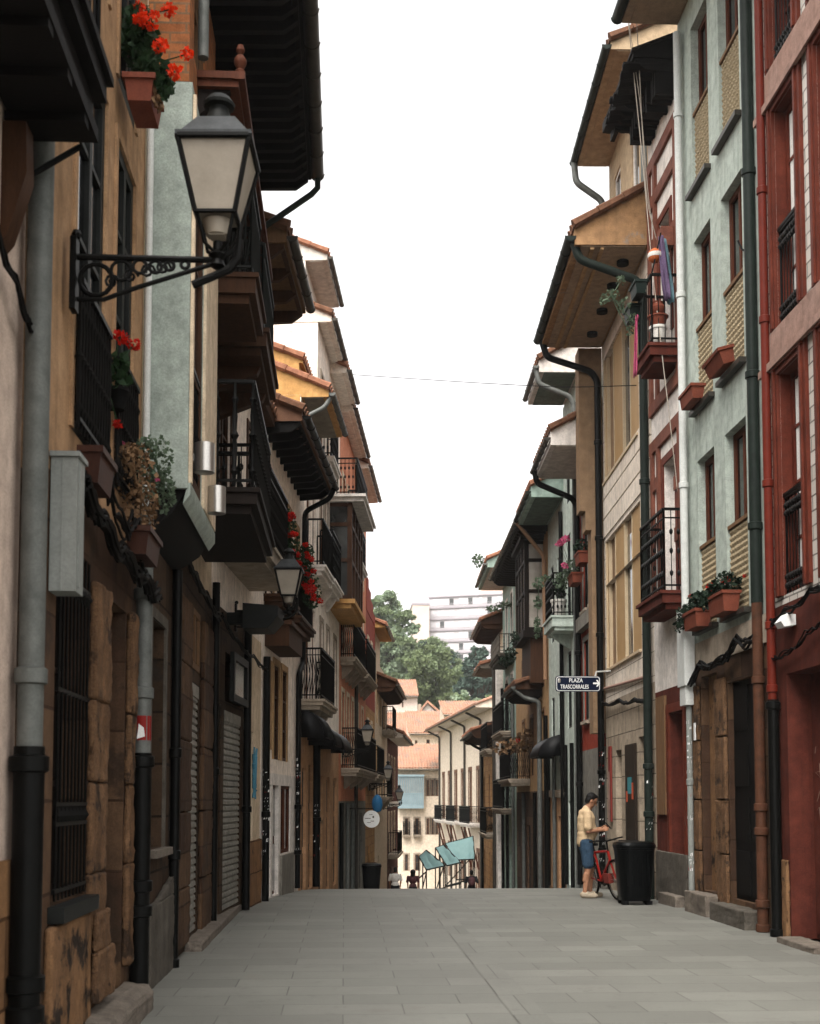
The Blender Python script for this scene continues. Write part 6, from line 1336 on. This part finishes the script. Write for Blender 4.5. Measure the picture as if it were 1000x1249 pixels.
# the man reading his phone, in profile
def man():
    Y = 21.3; p = A(716, 1091, Y); loc = Vector((p.x, Y, gz(Y)+.004))
    t = thing('person', 'standing man in a mustard polo shirt and denim shorts looking down at a phone', 'person', loc)
    xf = Matrix.Scale(1.02, 4)
    b = MB(); hip = .93
    # +x is the way he faces (toward the wall)
    limb(b, [(-.02, .09, hip), (.09, .1, .5), (.07, .1, .1)], [.095, .057, .04]); limb(b, [(-.02, -.09, hip), (.0, -.1, .5), (-.06, -.11, .1)], [.095, .057, .04])
    for y, dx in ((.1, .06), (-.11, -.07)): cap(b, (dx+(.0 if y > 0 else .04), y, .40), (dx+(-.01 if y > 0 else .015), y, .30), .053, .045); cap(b, (dx, y, .05), (dx+.15, y, .035), .042, .034)
    ell(b, (-.02, 0, 1.0), (.125, .17, .14)); ell(b, (.02, 0, 1.12), (.15, .165, .16)); ell(b, (-.0, 0, 1.32), (.135, .18, .18)); ell(b, (-.015, 0, 1.43), (.09, .2, .08))
    cap(b, (-.01, 0, 1.45), (.045, 0, 1.56), .062, .056)
    # arms: elbows bent, both hands in front
    limb(b, [(-.02, -.205, 1.42), (-.02, -.25, 1.13), (.25, -.12, 1.15)], [.056, .043, .028]); limb(b, [(-.02, .205, 1.42), (.0, .25, 1.13), (.27, .1, 1.17)], [.056, .043, .028])
    hand(b, (.25, -.115, 1.15), (.9, .28, .2), (-.2, -.3, 1), (0, .5, .8), .55); hand(b, (.27, .095, 1.17), (.9, -.35, .2), (-.2, .3, 1), (0, -.5, .8), .55)
    rot, u = face(b, (.085, 0, 1.645), (.86, 0, -.5), (0, 1, 0))
    fuse(b, .0065, 'body', 'skin', t, xf, 3)
    s = MB(); ell(s, (-.02, 0, .99), (.15, .19, .12)); ell(s, (.025, 0, 1.12), (.172, .185, .17)); ell(s, (.0, 0, 1.32), (.155, .2, .19)); ell(s, (-.015, 0, 1.435), (.105, .212, .08)); ell(s, (-.02, 0, .93), (.15, .185, .1)); ell(s, (.0, 0, 1.2), (.16, .195, .24)); ell(s, (-.005, 0, 1.06), (.16, .192, .18))
    limb(s, [(-.02, -.205, 1.43), (-.025, -.248, 1.2)], [.076, .075]); limb(s, [(-.02, .205, 1.43), (-.01, .248, 1.2)], [.076, .075])
    cap(s, (-.015, 0, 1.47), (.0, 0, 1.5), .078, .072)
    fuse(s, .009, 'polo_shirt', 'polo', t, xf, 14)
    s = MB(); limb(s, [(-.02, .09, .93), (.07, .1, .58)], [.12, .1]); limb(s, [(-.02, -.09, .93), (.0, -.1, .58)], [.12, .1]); ell(s, (-.02, 0, .93), (.135, .18, .12)); fuse(s, .009, 'shorts', 'denim', t, xf, 4)
    for y, dx in ((.1, .06), (-.11, -.07)):
        s = MB(); cap(s, (dx-.02, y, .058), (dx+.06, y, .058), .056, .056); cap(s, (dx+.05, y, .048), (dx+.19, y, .04), .054, .045); s.v = [Vector((v.x, v.y, max(v.z, .002))) for v in s.v]; fuse(s, .007, 'shoe', 'shoe', t, xf, 3)
    s = MB(); c = Vector((.085, 0, 1.645)); f = Vector((.86, 0, -.5)).normalized()
    ell(s, c+u*.052-f*.022, (.084, .096, .088), rot); ell(s, c-f*.055-u*.01, (.078, .052, .075), rot); ell(s, c+u*.105+f*.03, (.062, .05, .025), rot); fuse(s, .008, 'hair', 'hair', t, xf, 2)
    s = MB()
    for q in (-1, 1): s.box(Vector((.0, 0, 0)), Vector((.0, 0, 0))) if False else None
    S = Vector((0, 1, 0))
    for q in (-1, 1):
        P = [c+f*.1+u*.018+S*q*(.034+.026*math.cos(a))+u*.018*math.sin(a) for a in [2*math.pi*i/10 for i in range(11)]]; s.tube(P, .0035, 5, caps=False); s.tube([c+f*.098+u*.02+S*q*.06, c+u*.012+S*q*.082], .003, 5)
    s.tube([c+f*.102+u*.02-S*.008, c+f*.102+u*.02+S*.008], .003, 5); g = s; me = g.build('glasses', M['dark'], None); me.parent = t; me.data.transform(xf)
    ph = MB(); pc = Vector((.375, -.01, 1.22)); Q = Matrix.Rotation(R(-42), 3, 'Y'); ph.box((-.005, -.037, -.075), (.005, .037, .075)); ph.v = [loc+1.02*(pc+Q @ v) for v in ph.v]; po = single('phone', 'dark phone held in both hands by the man in the mustard polo', 'phone', ph, 'dark')
man()
def walker(Y, px, pyhead, label, top, bottom, hairlong=False, pack=False, k=1.0, seed=0):
    p = A(px, pyhead, Y); loc = Vector((p.x, Y, gz(Y))); t = thing('person', label, 'person', loc, None)
    xf = Matrix.Scale(k, 4)      # +y is the way they walk, away down the hill
    b = MB(); limb(b, [(-.09, 0, .92), (-.09, .1, .5), (-.09, .05, .09)], [.09, .055, .04]); limb(b, [(.09, 0, .92), (.1, -.02, .5), (.1, -.2, .12)], [.09, .055, .04])
    cap(b, (-.09, .04, .045), (-.09, .17, .04), .04, .034); cap(b, (.1, -.21, .08), (.1, -.1, .04), .04, .034)
    ell(b, (0, 0, 1.0), (.16, .11, .13)); ell(b, (0, 0, 1.3), (.18, .115, .2)); ell(b, (0, 0, 1.43), (.2, .08, .07)); cap(b, (0, 0, 1.45), (0, .02, 1.56), .055, .052)
    for q in (-1, 1):
        e = (q*.235, -.05*q, 1.14); w = (q*.22, .1-.12*q, .92); limb(b, [(q*.21, 0, 1.42), e, w], [.05, .04, .027]); hand(b, w, (0, .15, -1), (q, 0, 0), (0, 1, 0), .3)
    rot, u = face(b, (0, .03, 1.64), (0, 1, -.08), (1, 0, 0)); fuse(b, .008, 'body', 'skin', t, xf, 3)
    s = MB(); ell(s, (0, 0, 1.02), (.18, .13, .14)); ell(s, (0, 0, 1.3), (.2, .135, .21)); ell(s, (0, 0, 1.43), (.215, .095, .075))
    for q in (-1, 1): cap(s, (q*.21, 0, 1.42), (q*.255, -.035*q, 1.22), .07, .066)
    fuse(s, .012, 'shirt', top, t, xf, 4)
    s = MB(); limb(s, [(-.09, 0, .94), (-.09, .1, .5), (-.09, .05, .2)], [.11, .08, .065]); limb(s, [(.09, 0, .94), (.1, -.02, .5), (.1, -.18, .22)], [.11, .08, .065]); ell(s, (0, 0, .95), (.17, .125, .12)); fuse(s, .012, 'trousers', bottom, t, xf, 3)
    s = MB(); ell(s, (0, .005, 1.69), (.09, .1, .09)); ell(s, (0, -.05, 1.63), (.082, .06, .09))
    if hairlong: ell(s, (0, -.05, 1.56), (.12, .07, .16)); ell(s, (0, -.05, 1.66), (.13, .11, .12))
    fuse(s, .01, 'hair', 'hair', t, xf, 2)
    if pack:
        m = MB(); ell(m, (0, -.2, 1.25), (.16, .09, .23)); ell(m, (0, -.26, 1.18), (.11, .06, .12)); cap(m, (-.12, -.1, 1.4), (-.12, -.2, 1.42), .02, .02); cap(m, (.12, -.1, 1.4), (.12, -.2, 1.42), .02, .02)
        m.v = [loc+v*k for v in m.v]; single('backpack', 'dark red backpack on the walker in black beyond the crest', 'backpack', m, 'dkcloth')
    return t
walker(54, 482, 1066, 'person in a white t-shirt walking away below the crest of the street', 'wcloth', 'blkcloth', k=1.0)
walker(54.5, 503.5, 1066, 'person with long dark hair and a dark maroon top walking beside the white t-shirt', 'dkcloth', 'blkcloth', hairlong=True, k=.96)
walker(56.5, 575, 1066, 'person in black with a backpack walking down toward the far houses', 'blkcloth', 'blkcloth', pack=True, k=1.0)
# ------------------------------------------------------------------ rough weathered stone on the near houses
tx = bpy.data.textures.new('stone_lumps', 'CLOUDS'); tx.noise_scale = .06; tx.noise_depth = 3
tx2 = bpy.data.textures.new('stone_chips', 'CLOUDS'); tx2.noise_scale = .35; tx2.noise_depth = 2
for o in list(SC.objects):
    if o.type == 'MESH' and o.name.split('.')[0] in ('pillar', 'plinth', 'step', 'kerb') and o.parent is not None or o.name.startswith('kerb'):
        w = o.matrix_world.translation if o.parent is None else o.parent.location
        if w.y > 21: continue
        b = o.modifiers.new('bevel', 'BEVEL'); b.width = .018; b.segments = 2
        s = o.modifiers.new('cut', 'SUBSURF'); s.subdivision_type = 'SIMPLE'; s.levels = s.render_levels = 4
        for t, k in ((tx2, .03), (tx, .028)):
            d = o.modifiers.new('wear', 'DISPLACE'); d.texture = t; d.texture_coords = 'GLOBAL'; d.strength = k; d.mid_level = .55
tx3 = bpy.data.textures.new('cloth_folds', 'CLOUDS'); tx3.noise_scale = .09; tx3.noise_depth = 1
for o in list(SC.objects):
    if o.name.split('.')[0] in ('polo_shirt', 'shorts', 'shirt', 'trousers'):
        d = o.modifiers.new('folds', 'DISPLACE'); d.texture = tx3; d.texture_coords = 'LOCAL'; d.strength = .014; d.mid_level = .5
# torn stickers and paint flecks on the pipes
def flecks(h, s, d, r_, z0, z1, n_, seed):
    g = random.Random(seed); mb = MB()
    for i in range(n_):
        a = g.uniform(-1.2, 1.2); z = g.uniform(z0, z1); w = g.uniform(.012, .04); k = g.uniform(.015, .06)
        c = h.W.pt(s, d, z); f = lambda aa, zz: c+Vector((math.sin(aa)*(r_+.002), -math.cos(aa)*(r_+.002), zz))
        mb.add([f(a-w/r_, 0), f(a+w/r_*.8, .004), f(a+w/r_, k), f(a-w/r_*.7, k*.8)], [(0, 1, 2, 3)], g.choice((0, 0, 0, 1)))
    h.part('sticker_scraps', mb, ['signwhite', 'stickr'])
class _H: pass
for nm, W_, s, d, r_, z0, z1, n_ in (('panelled_house', R4, 25.5, .12, .07, -.2, 2.6, 26), ('cream_house', L5, 20.75, .07, .06, .4, 2.2, 22), ('cream_house', L5, 24.7, .08, .055, .6, 2.4, 18), ('mint_house', R0, 18.3, .1, .045, .4, 3.0, 34), ('panelled_house', R4, 20.85, .1, .075, .9, 2.2, 8), ('orange_gable_house', L5, 27.9, .07, .09, .3, 1.6, 12)):
    hh_ = House.__new__(House); hh_.W = W_; hh_.root = bpy.data.objects[nm]; flecks(hh_, s, d, r_, z0, z1, n_, int(s*10))
# ------------------------------------------------------------------ thin summer haze over the valley
def haze(dens):
    m = bpy.data.materials.new('haze'); m.use_nodes = True; N = m.node_tree.nodes; N.clear()
    v = N.new('ShaderNodeVolumePrincipled'); v.inputs['Density'].default_value = dens; v.inputs['Color'].default_value = (.95, .95, .95, 1); v.inputs['Anisotropy'].default_value = .2
    o = N.new('ShaderNodeOutputMaterial'); m.node_tree.links.new(v.outputs[0], o.inputs['Volume']); M['haze'] = m
    mb = MB(); mb.box((-910, -15, -30), (910, 1510, 225)); h = mb.build('haze', m); h['kind'] = 'stuff'; return h
haze(.00035)
